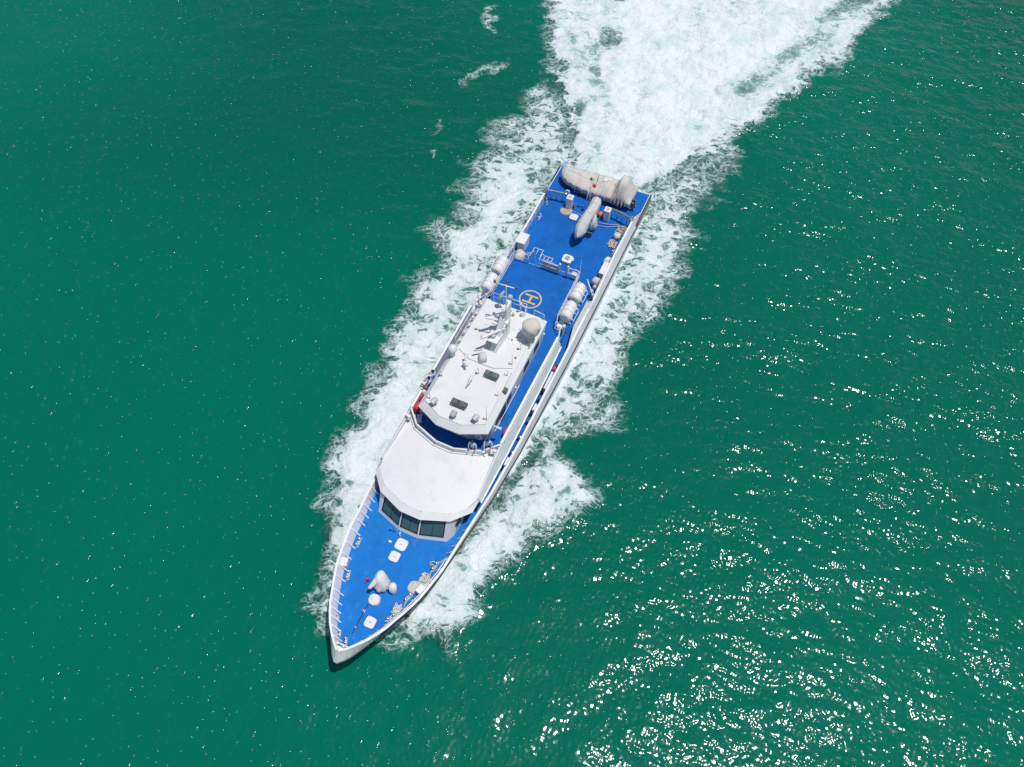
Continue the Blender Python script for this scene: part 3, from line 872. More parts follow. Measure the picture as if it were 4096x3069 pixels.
for x, y, a in ((37.18, -2.5, .12), (39.24, -2.0, .3), (36.6, 2.5, -.12), (38.95, 1.95, -.3), (6.4, -3.45, 0), (7.3, 3.4, 0), (40.4, 1.6, -.55)): bollard(x, y, a)
for x, y, s in ((41.7, -1.2, .6), (42.45, -.62, .6), (42.66, -.08, .7), (4.55, -3.55, .8)):
    bollard(x, y, .5, 'steel', s)
g = G(); g.lathe([(.3, 0), (.28, .12), (.2, .3), (.16, .75), (.2, .8)], (38.95, .22, deckz(38.95)), 14)
gun = P('deck_mount', g, 'grey_paint')
zf = deckz(39)
tarp('mount_cover', [(38.98, .24, zf + .3, .46, .44, 0, .9), (38.97, .24, zf + .5, .47, .45, .1, .9), (38.93, .2, zf + .75, .42, .42, .2, .9), (38.85, .16, zf + 1.0, .40, .36, .2, .9), (38.75, .12, zf + 1.25, .34, .28, .1, .9), (38.68, .1, zf + 1.38, .2, .18, 0, 1), (38.67, .1, zf + 1.42, .03, .03, 0, 1)], 'canvas_white', gun, .045, 44, 2.0, .085, 8)
g = G()
rg = []
for i, (x, y, z, r) in enumerate(((38.75, .1, zf + 1.1, .2), (39.05, .0, zf + 1.06, .19), (39.3, -.08, zf + 1.0, .15), (39.5, -.15, zf + .95, .12), (39.62, -.18, zf + .92, .1))):
    rg.append([(x + .02 * math.sin(3 * k + i), y + r * math.cos(k * math.pi / 7), z + r * 1.1 * math.sin(k * math.pi / 7)) for k in range(14)])
g.loft(rg, True, True, True, True); P('barrel_cover', g, 'canvas_white', parent=gun)
tarp('instrument_cover', [(38.98, .98, zf, .18, .18, 0, .8), (38.97, .98, zf + .28, .22, .21, .2, .8), (38.9, .96, zf + .55, .24, .24, .3, .8), (38.82, .93, zf + .74, .17, .19, .3, .9), (38.8, .92, zf + .8, .03, .03, 0, 1)], 'canvas_white', boat, .05, 32, 6.0, .09, 6)
tarp('capstan_cover', [(39.92, .22, zf, .35, .37, .2, .9), (39.92, .22, zf + .22, .37, .38, .2, .85), (39.92, .22, zf + .36, .32, .33, .2, .85), (39.92, .22, zf + .42, .05, .05, 0, 1)], 'canvas_white', boat, .05, 9, 11.0, .02, 3, True)
# anchor chain along the centre line
g = G()
L0, L1 = Vector((40.2, -.02, 0)), Vector((42.1, .0, 0))
for i in range(24):
    q = L0.lerp(L1, i / 23); z = deckz(q.x) + .03
    g.tube([(q.x + .055 * math.cos(a), q.y + (.026 * math.sin(a) if i % 2 else 0), z + (0 if i % 2 else .026 * math.sin(a))) for a in [k * math.pi / 3 for k in range(6)]], .011, 4, closed=True)
P('anchor_chain', g, 'black')
g = G(); g.box(40.74, -.03, deckz(40.7) + .09, .2, .2, .18); g.lathe([(.06, .18), (.09, .25), (.03, .3)], (40.74, -.03, deckz(40.7)), 8); P('chain_stopper', g, 'steel', .015)
g = G(); g.lathe([(.09, 0), (.08, .1), (.06, .16)], (41.75, .02, deckz(41.7)), 10); P('chain_pipe', g, 'steel')
g = G(); g.lathe([(.06, 0), (.05, .3), (.09, .34), (.08, .42), (.03, .46)], (39.04, -.72, zf), 9); g.tube([(39.04, -.72, zf + .25), (39.25, -.78, zf + .22)], .035, 6); P('hydrant', g, 'red_paint')
for x, y in ((35.66, -1.1), (35.62, -.86)):
    g = G(); g.tube([(x, y, deckz(x)), (x, y, deckz(x) + .3), (x - .04, y + .07, deckz(x) + .38), (x - .04, y + .15, deckz(x) + .34)], .04, 7); P('gooseneck_vent', g, 'blue_fitting')
g = G(); g.lathe([(.06, 0), (.03, .04), (.025, .42)], (35.72, -.38, deckz(35.7)), 8); g.tube([(35.72, -.38, deckz(35.7) + .42), (35.64, -.33, deckz(35.7) + .46)], [.03, .06], 8); P('deck_horn', g, 'rail_white')
g = G(); g.box(36.3, -.76, 2.81, .12, .2, .03); P('deck_plate', g, 'white_paint', .006)
for (x, y, sx, sy, sz) in ((38.72, -2.5, .5, .38, .5), (38.3, 2.5, .5, .36, .55)):
    g = G(); g.box(x, y, deckz(x) + sz / 2, sx, sy, sz, rz=math.copysign(.25, -y)); o = P('deck_locker', g, 'white_paint', .015)
    g = G(); g.box(x, y, deckz(x) + sz + .03, sx * 1.06, sy * 1.1, .05, rz=math.copysign(.25, -y)); P('locker_lid', g, 'white_paint', .012, parent=o)

# ------------------------------------------------------------------ aft deck fittings
for y, nm in ((-1.64, 0), (1.68, 1)):
    g = G(); g.box(4.2, y, 1.9 + .55, .5, .46, 1.1); o = P('winch_housing', g, 'white_paint', .02)
    g = G(); g.box(4.2, y, 3.03, .56, .52, .06); P('housing_lid', g, 'rail_white', .012, parent=o)
    g = G(); g.box(4.2, y, 3.075, .34, .3, .03); P('lid_panel', g, 'grey_paint', .008, parent=o)
for sgn in (1, -1):
    y0, y1 = sgn * 1.98, sgn * 3.85
    pts = [(3.86 + .42 * ((abs(y0 + (y1 - y0) * k / 8) - 1.98) / 1.87) ** 1.6 * (1 if sgn > 0 else .6), y0 + (y1 - y0) * k / 8, 2.88) for k in range(9)]
    g = G(); g.tube(pts, .1, 12); o = P('stern_roller', g, 'steel')
    for k in (0, 2, 4, 6, 8):
        q = pts[k]; g = G(); g.cyl((q[0], q[1], 1.9), (q[0], q[1], 2.8), .035, n=7); P('roller_post', g, 'steel', parent=o)
    g = G(); g.tube([(q[0], q[1], 2.5) for q in pts], .03, 6); P('lower_rail', g, 'steel', parent=o)
    g = G(); g.lathe([(.1, 0), (.12, .25), (.08, .5), (.13, .75), (.13, .85)], (4.25, sgn * 3.78, 2.0), 10); g.box(4.2, sgn * 3.8, 2.95, .35, .3, .12, rz=.3); P('rail_end_fairlead', g, 'steel')
g = G(); g.tube([(3.72, -2.08 + .15 * math.cos(k * math.pi / 8), 3.05 + .15 * math.sin(k * math.pi / 8)) for k in range(16)], .05, 8, closed=True); P('rope_eye', g, 'rail_white')
# stern light mast
g = G()
g.tube([(3.55, -.2, 1.9), (3.6, -.22, 5.0)], [.035, .025], 7); g.tube([(3.95, -.45, 1.9), (3.62, -.24, 4.2)], .025, 6); g.tube([(3.75, .1, 1.9), (3.62, -.2, 4.2)], .025, 6)
g.tube([(3.6, -.22, 4.7), (3.55, .5, 4.75), (3.5, 1.1, 4.6)], .02, 6)
sl = P('stern_light_mast', g, 'rail_white')
g = G(); g.lathe([(.06, -.05), (.1, 0), (.1, .16), (.05, .2)], (3.6, -.22, 5.0), 10); P('stern_lamp', g, 'dark_grey', parent=sl)
g = G(); g.sphere((3.85, .18, 4.72), .17, 14, 9); P('signal_ball', g, 'red_paint', parent=sl)
# covered crane
g = G(); g.lathe([(.3, 0), (.3, .06), (.19, .1), (.17, 1.1), (.22, 1.15), (.22, 1.3)], (5.6, .85, 1.9), 14)
crane = P('deck_crane', g, 'canvas_white')
cr = []
SEC = [(4.04, .62, 3.66, .28, .20), (4.12, .62, 3.62, .36, .32), (4.9, .66, 3.6, .38, .40), (5.8, .60, 3.6, .38, .42), (6.5, .54, 3.56, .40, .42), (6.9, .52, 3.52, .44, .44), (7.4, .5, 3.42, .42, .36), (7.8, .5, 3.38, .30, .28), (8.05, .5, 3.3, .17, .15), (8.15, .5, 3.28, .07, .07)]
PROF = [(-1.0, -1.0), (-1.02, -.3), (-.94, .35), (-.62, .72), (-.28, 1.0), (.22, .98), (.55, .70), (.95, .30), (1.03, -.3), (1.0, -1.0), (.5, -1.02), (-.5, -1.02)]
XS = [4.04 + i * (8.2 - 4.04) / 69 for i in range(70)]
for i, x in enumerate(XS):
    y, z, hw, hh = (float(np.interp(x, [q[0] for q in SEC], [q[m_] for q in SEC])) for m_ in (1, 2, 3, 4))
    r = []
    for k in range(len(PROF) * 2):
        a, b = PROF[k // 2], PROF[(k // 2 + 1) % len(PROF)]
        u, v = (a[0], a[1]) if k % 2 == 0 else ((a[0] + b[0]) / 2, (a[1] + b[1]) / 2)
        nz = noise.noise(Vector((x * 1.1, u * 1.6, v * 1.6 + 5)))
        pl = (abs(math.sin(x * 7.5 + 3 * nz + 1.2 * v + (1.5 if u > 0 else 0))) - .5) * .16 * max(.08, .75 - v)      # pleats at the hem
        dr = .5 * max(0, (x - 7.2)) * (abs(u) ** 1.5) * .35
        r.append((x + .08 * nz, y + u * hw * (1 + .16 * nz + pl), z + v * hh * (1 + .10 * nz) - (.16 + .1 * nz if v < -.9 else 0) - dr))
    cr.append(r)
g = G(); g.loft(cr, True, True, True, True); P('boom_cover', g, 'canvas_grey', parent=crane)
for k_ in (14, 34, 52):
    g = G(); g.tube([Vector(p) + (Vector(p) - sum((Vector(q) for q in cr[k_]), Vector()) / len(cr[k_])) * .015 for p in cr[k_]], .008, 5, closed=True); P('strap', g, 'rope_brown', parent=crane)
tarp('base_cover', [(5.75, 1.0, 2.2, .46, .34, .1, .9), (5.75, 1.0, 2.55, .52, .36, .1, .85), (5.7, .95, 2.95, .44, .32, .1, .85), (5.6, .9, 3.3, .3, .25, 0, .9), (5.55, .85, 3.4, .05, .05, 0, 1)], 'canvas_grey', crane, .09, 28, 3.3, .10, 7)
g = G(); g.box(6.75, .95, 2.3, .12, .4, .5); g.box(6.6, 1.2, 2.2, .2, .12, .4); P('control_levers', g, 'dark_grey', .02, parent=crane)
# lockers by the aft bulwarks
g = G(); g.box(9.87, -3.38, 2.38, 1.1, .62, .95); o = P('deck_locker', g, 'white_paint', .03)
g = G(); g.box(9.87, -3.38, 2.88, 1.14, .68, .06); P('locker_lid', g, 'white_paint', .02, parent=o)
g = G(); g.box(9.75, 3.5, 2.2, 1.25, .44, .6); o = P('deck_locker', g, 'white_paint', .03)
g = G(); g.box(9.75, 3.5, 2.52, 1.29, .48, .05); P('locker_lid', g, 'white_paint', .02, parent=o)
tarp('covered_reel', [(11.25, -3.1, 1.95, .5, .42, 0, .8), (11.25, -3.1, 2.4, .52, .42, 0, .8), (11.22, -3.08, 2.68, .38, .3, .1, .8), (11.2, -3.06, 2.75, .04, .04, 0, 1)], 'canvas_beige', boat, .07, 24, 7.7, .05)
g = G(); g.cyl((8.72, 3.3, 2.25), (8.85, 3.62, 2.3), .36, .36, 18); P('fender_drum', g, 'canvas_white', .04)
g = G(); g.cyl((11.1, 3.15, 2.35), (11.2, 3.6, 2.4), .33, .33, 18); P('hose_reel', g, 'canvas_beige', .04)
for x, y in ((11.9, 3.5), (12.4, 3.45), (12.7, 3.7)):
    g = G(); g.lathe([(.1, 0), (.1, .5), (.16, .55), (.15, .75), (.05, .82)], (x, y, 1.95), 9); P('vent_cowl', g, 'grey_paint')
railing([(11.0, 3.85, 2.75), (13.4, 3.9, 2.75)], .5); railing([(10.6, -3.75, 2.75), (13.4, -3.85, 2.75)], .8)
g = G(); g.tube([(12.9, 3.1, UZ - .1), (13.3, 3.6, UZ - .6), (13.6, 3.9, 3.6)], .04, 6); P('stay', g, 'rail_white')
g = G(); g.cyl((12.7, -2.95, 2.0), (12.7, -2.95, 6.0), .03, .015, 6); P('whip_mast', g, 'grey_paint')

# ------------------------------------------------------------------ things carried by the boat
def raft(x, y, label):
    e = empty('life_raft', (x, y, 4.66))
    g = G()
    rings = []
    for xx, r in ((-.74, .02), (-.735, .26), (-.71, .36), (-.66, .40), (-.62, .42), (-.60, .455), (-.55, .455), (-.53, .42), (-.3, .43), (-.29, .44), (-.26, .44), (-.25, .43), (-.02, .435), (.02, .435), (.25, .43), (.26, .44), (.29, .44), (.3, .43), (.53, .42), (.55, .455), (.6, .455), (.62, .42), (.66, .40), (.71, .36), (.735, .26), (.74, .02)):
        rings.append([(xx, r * math.cos(k * math.pi / 12), r * math.sin(k * math.pi / 12) + .46) for k in range(24)])
    g.loft(rings, True, True, True, True)
    build('canister', g, 'raft_shell', e)
    for xx in (-.2, .2):
        g = G(); g.tube([(xx + .02 * math.sin(a), .442 * math.cos(a), .442 * math.sin(a) + .46) for a in [k * math.pi / 16 for k in range(32)]], .008, 5, closed=True); build('strap', g, 'grey_paint', e)
    g = G(); g.box(0, .436, .46, 1.1, .03, .03); g.box(0, -.436, .46, 1.1, .03, .03); build('seam', g, 'raft_shell', e)
    tag(e, label, 'life raft', 'white life raft canisters beside the helicopter deck')


raft(14.95, 3.08, 'white life raft canister on the port rail, nearest the stern')
raft(16.75, 3.08, 'white life raft canister on the port rail, just behind the wheelhouse block')
raft(14.95, -3.08, 'white life raft canister on the starboard rail, nearest the stern')
raft(16.75, -3.08, 'white life raft canister on the starboard rail, partly hidden by the mast crossbar')


def spiral(cx, cy, z, r0, r1, turns, rr, layers=1, seed=0):
    pts = []
    n = int(turns * 22)
    for l in range(layers):
        for i in range(n + 1):
            f = i / n
            f2 = f if l % 2 == 0 else 1 - f
            a = 2 * math.pi * turns * f + l * .7
            r = r0 + (r1 - r0) * f2
            w_ = .012 * math.sin(5 * a + seed)
            pts.append((cx + (r + w_) * math.cos(a), cy + (r + w_) * math.sin(a), z + l * rr * 1.7))
    return pts


g = G(); g.tube(spiral(0, 0, .045, .06, .5, 6, .042), .04, 6); g.lathe([(.5, 0), (.5, .03)], (0, 0, .002), 24)
tag(build('rope_coil', g, 'rope_tan', None, loc=(4.72, -1.7, 1.906)), 'flat tan rope coil like a mat beside the starboard winch housing', 'rope')
g = G(); g.tube(spiral(0, 0, .04, .05, .38, 5, .036, 2), .036, 6); g.lathe([(.37, 0), (.37, .1)], (0, 0, .002), 20)
tag(build('rope_coil', g, 'rope_white', None, loc=(38.25, 1.98, deckz(38.25) + .006)), 'neat flat white rope coil beside the white locker on the port bow', 'rope')


def wander(p0, n, step, seed, box, r, z0, zup):
    """loose rope: a smooth wandering line kept inside a box"""
    rnd = random.Random(seed); x, y = p0; a = rnd.uniform(0, 6.28); w_ = 0; pts = []
    for i in range(n):
        w_ = w_ * .8 + rnd.uniform(-.35, .35); a += w_
        cx, cy = (box[0] + box[1]) / 2, (box[2] + box[3]) / 2
        if not (box[0] < x < box[1] and box[2] < y < box[3]):
            ta = math.atan2(cy - y, cx - x); d = (ta - a + math.pi) % (2 * math.pi) - math.pi; a += .55 * d
        x += step * math.cos(a); y += step * math.sin(a)
        pts.append((x, y, z0 + r + zup * (.5 + .5 * noise.noise(Vector((x * 3, y * 3, i * .04))))))
    return pts


def loose_rope(label, m, segs, r=.03, loc=(0, 0, 0), drum=None):
    g = G()
    for s_ in segs: g.tube(s_, r, 6)
    if drum: g.lathe(*drum)
    return tag(build('mooring_rope', g, m), label, 'rope')


zb_ = deckz(37.6)
loose_rope('white rope piled in loops on a round coil by the port bow rail', 'rope_white', [spiral(37.68, 2.38, zb_ + .05, .06, .38, 5, .036, 2), wander((37.55, 2.4), 90, .06, 3, (37.25, 37.75, 2.1, 2.5), .03, zb_ + .16, .12)], .032, drum=([(.38, 0), (.38, .1)], (37.68, 2.38, zb_ + .003), 20))
zb_ = deckz(36.5)
loose_rope('thin white rope with a long loop led from the port rail beside the wheelhouse', 'rope_white', [[(35.9, 3.02, zb_ + .5), (35.95, 2.85, zb_ + .1), (36.2, 2.72, zb_ + .05), (36.3, 2.5, zb_ + .04), (36.35, 2.25, zb_ + .04), (36.47, 2.12, zb_ + .04), (36.58, 2.2, zb_ + .04), (36.52, 2.4, zb_ + .05), (36.6, 2.56, zb_ + .2), (36.85, 2.5, zb_ + .15), (37.05, 2.45, zb_ + .1), (37.3, 2.55, zb_ + .05)]], .032)
zb_ = deckz(39.5)
loose_rope('white mooring rope in tangled loops at the port bow, near the foremost hatch', 'rope_white', [wander((39.85, 1.75), 150, .06, 5, (39.55, 40.15, 1.5, 1.9), .03, zb_, .16), [(39.6, 2.0, zb_ + .1), (39.3, 2.0, zb_ + .25), (39.05, 1.9, zb_ + .3), (38.9, 2.0, zb_ + .3), (38.75, 1.95, zb_ + .15), (38.5, 1.95, zb_ + .05)], [(39.9, 1.9, zb_ + .1), (40.3, 1.65, zb_ + .3), (40.6, 1.5, zb_ + .2), (40.8, 1.45, zb_ + .3)]], .032)
loose_rope('heap of pale and brown mooring rope on the port quarter by the stern roller', 'rope_tan', [wander((4.6, 3.25), 260, .07, 8, (4.35, 5.5, 2.95, 3.5), .03, 1.91, .28)], .032)
loose_rope('brown rope heaped on the pale rope of the port quarter', 'rope_brown', [wander((4.9, 3.3), 110, .07, 18, (4.6, 5.6, 3.15, 3.5), .025, 2.0, .25)], .024)
loose_rope('open loops of pale rope on the deck in front of the port quarter heap', 'rope_tan', [wander((6.5, 3.05), 170, .07, 11, (6.2, 7.0, 2.8, 3.4), .03, 1.91, .14)], .034)
loose_rope('taut thin line from the flat rope coil to the covered crane', 'rope_white', [[(4.5, -1.35, 1.96), (4.75, -.4, 2.0), (5.1, .55, 2.05)]], .022)
loose_rope('doubled thin line from the covered crane to the port rope heap', 'rope_white', [[(5.3, 1.2, 2.05), (5.1, 2.0, 2.0), (4.6, 2.95, 2.05)], [(5.0, 1.25, 2.1), (4.75, 2.1, 2.02), (4.5, 2.9, 2.08)]], .02)
g = G(); g.sphere((0, 0, .3), .3, 18, 12); g.lathe([(.05, .58), (.07, .62), (.04, .68)], (0, 0, 0), 8)
tag(build('fender', g, 'canvas_white', None, loc=(5.86, 3.18, 1.91)), 'round white fender ball between the rope heaps on the port quarter', 'fender')
g = G(); g.lathe([(.19, 0), (.21, .03), (.21, .3), (.16, .38), (.06, .42)], (0, 0, 0), 16); g.box(0, 0, .45, .16, .06, .06)
tag(build('orange_canister', g, 'orange_paint', None, loc=(4.1, 1.08, 1.91)), 'bright orange canister between the covered crane and port winch housing', 'canister')
g = G(); g.lathe([(.07, 0), (.07, .42), (.03, .48), (.03, .54)], (0, 0, 0), 12); g.tube([(0, .04, .5), (.08, .1, .4), (.08, .1, .15)], .012, 5)
tag(build('fire_extinguisher', g, 'red_paint', None, loc=(4.2, -1.28, 1.91)), 'red fire extinguisher against the starboard winch housing', 'extinguisher')

# covered rigid inflatable across the stern
rib = empty('inflatable_boat', (1.6, 0, 1.9))
tag(rib, 'inflatable boat under a beige cover lying across the stern deck', 'boat')
def sec(y):
    """centre offset x, half width, collar height, ridge height of the covered tender at y"""
    cx = lerp_tab([(-3.5, -.28), (-2.6, -.16), (-1.5, -.05), (0, 0), (3, -.02)], y)
    hw = lerp_tab([(-3.52, .1), (-3.4, .42), (-3.1, .72), (-2.6, .95), (-1.8, 1.12), (-.5, 1.2), (1.5, 1.22), (2.5, 1.2), (3.05, 1.12)], y)
    rid = lerp_tab([(-3.52, 1.05), (-3.2, 1.2), (-2.4, 1.26), (-1, 1.2), (0, 1.24), (.6, 1.5), (.95, 1.5), (1.2, 1.32), (1.45, 1.45), (1.75, 2.25), (1.82, 2.4), (2.28, 2.36), (2.38, 2.25), (2.75, 1.5), (3.05, .95)], y)
    return cx, hw, rid
rings = []
for i in range(110):
    y = -3.52 + i * (3.05 + 3.52) / 109
    cx, hw, rid = sec(y)
    r = []
    hump = max(0, rid - 1.3) / .7
    for k in range(27):
        f = k / 26; u = (f - .5) * 2            # -1..1 across
        au = abs(u)
        if au > .8:      # skirt hanging over the collar
            q = (au - .8) / .2; xx = hw * (1.0 + .02 * math.sin(y * 9)) * (1 - .06 * q); zz = .92 - .42 * q + .03 * math.sin(y * 7.5 + 1) * q
            xx *= 1 + (.05 * q + .03) * math.sin(y * 21 + (2 if u > 0 else 0)) * (.35 + 1.4 * hump)
        else:
            q = au / .8
            xx = hw * (q ** .9)
            side = (.92 + (1.02 - .92) * (1 - q))
            prof = (1 - q ** 2.2) if hump < .1 else (1 - q ** 2.6) * hump + (1 - q ** 2.2) * (1 - hump)
            zz = .92 + (rid - .92) * prof
            zz += (.018 + .10 * hump * q) * (2 * abs(math.sin(y * (5.2 + 5.5 * min(1, hump * 2)) + 1.4 * q + (2 if u > 0 else 0))) - 1) * q
        nz = noise.noise(Vector((xx * 1.6 * math.copysign(1, u), y * 1.3, 4.0)))
        r.append((cx + math.copysign(xx, u), y, zz + .05 * nz))
    rings.append(r)
g = G(); g.loft(rings, closed=False, smooth=True); n = len(rings[0]); g.add(rings[0], [tuple(range(n))], True); g.add(rings[-1], [tuple(range(n - 1, -1, -1))], True)
build('cover', g, 'canvas_beige', rib)
for y in (-1.75, -.55, 1.28):      # straps drawn tight over the cover
    r = min(rings, key=lambda q: abs(q[0][1] - y)); g = G(); g.tube([(p[0] * 1.008, p[1] + .10 * abs(p[0]), p[2] + .012) for p in r], .008, 5); build('strap', g, 'rope_brown', rib)
g = G(); g.tube([(r[13][0] + .02 * math.sin(r[13][1] * 3), r[13][1], r[13][2] + .01) for r in rings[3:78]], .014, 5); build('seam', g, 'canvas_grey', rib)
g = G(); hr = []
for i in range(20):
    y = -3.3 + i * 6.2 / 19; cx, hw, rid = sec(y); k_ = lerp_tab([(-3.3, .62), (-2, .25), (3, .22)], y)
    hr.append([(cx - hw * .92, y, .66), (cx - hw * .6, y, k_ + .12), (cx, y, k_), (cx + hw * .6, y, k_ + .12), (cx + hw * .92, y, .66)])
g.loft(hr, closed=False, smooth=False); build('hull_bottom', g, 'dark_grey', rib)
g = G()
for y in (-1.9, 1.9):
    g.box(0, y, .12, 1.7, .1, .2); g.box(-.75, y, .3, .12, .1, .5); g.box(.75, y, .3, .12, .1, .5)
for x in (-.7, .7): g.box(x, 0, .05, .1, 4.0, .08)
build('cradle', g, 'grey_paint', rib, .01)
for x in (.35, .75):
    g = G(); g.box(x, 3.2, .62, .22, .3, .5, taper=.8); g.box(x, 3.28, .3, .08, .16, .5); g.tube([(x - .12, 3.4, .2), (x + .12, 3.4, .2)], .05, 6); build('outboard_engine', g, 'dark_grey', rib, .03)
g = G(); g.tube([(-.55, -.35, 1.2), (-.5, -.3, 1.42), (-.1, -.25, 1.45), (.25, -.2, 1.25)], .02, 5); g.tube([(-.9, .5, 1.1), (-.1, .62, 1.5), (.9, .45, 1.08)], .015, 5); g.tube([(-.85, 1.2, 1.1), (0, 1.3, 1.42), (1.15, 1.15, .8)], .015, 5); g.tube([(-1.0, -.75, 1.05), (0, -.62, 1.27), (.7, -.5, 1.1)], .012, 5)
build('lashing', g, 'dark_grey', rib)
g = G(); g.box(-.3, .55, 1.44, .5, .62, .05); g.box(-.35, .75, 1.5, .3, .3, .05); build('console_top', g, 'dome_white', rib, .02)
# loose gear on the flying bridge
g = G(); g.box(0, 0, .45, .55, .26, .55); g.box(0, 0, .76, .4, .18, .1)
tag(build('life_jacket_bag', g, 'red_paint', None, .06, loc=(28.1, -2.98, 4.51)), 'large red bag at the starboard forward corner of the flying bridge', 'bag')
g = G(); g.tube([(.26 * math.cos(k * math.pi / 10), 0, .32 + .26 * math.sin(k * math.pi / 10)) for k in range(20)], .075, 8, closed=True)
tag(build('lifebuoy', g, 'red_paint', None, loc=(27.3, -3.02, 4.72)), 'red lifebuoy on the starboard rail behind the large red bag', 'lifebuoy')
g = G(); g.tube([(.26 * math.cos(k * math.pi / 10), 0, .32 + .26 * math.sin(k * math.pi / 10)) for k in range(20)], .075, 8, closed=True)
tag(build('lifebuoy', g, 'red_paint', None, loc=(27.35, 3.02, 4.55)), 'red lifebuoy on the port bulwark beside the blue side deck', 'lifebuoy')
for x, y, lb in ((28.1, -2.6, 'pale blue deck chest beside the large red bag'), (28.72, -2.5, 'pale blue deck chest nearest the flying bridge front rail, starboard side')):
    g = G(); g.box(0, 0, .22, .42, .3, .44); g.box(0, 0, .46, .45, .33, .05)
    tag(build('deck_chest', g, 'pale_blue', None, .02, loc=(x, y, 4.505), rz=.35), lb, 'chest')
g = G(); g.cyl((0, 0, 0), (0, 0, 1.0), .05, .04, 8); g.box(0, -.05, 1.1, .22, .3, .2); g.tube([(.08, -.1, 1.12), (.08, -.45, 1.16)], .05, 8); g.tube([(-.08, -.1, 1.12), (-.08, -.45, 1.16)], .05, 8); g.box(.25, 0, .35, .3, .3, .7)
tag(build('lookout_binoculars', g, 'dark_grey', None, .01, loc=(26.85, -2.9, 4.505)), 'dark mounted binoculars on a stand at the starboard rail of the flying bridge', 'binoculars')
g = G(); g.cyl((0, 0, 0), (0, 0, .5), .17, .17, 12); g.sphere((0, 0, .5), .17, 12, 8)
tag(build('life_raft_beacon', g, 'dome_white', None, loc=(27.05, -3.0, 4.85)), 'small round white beacon between the mounted binoculars and red lifebuoy', 'beacon')


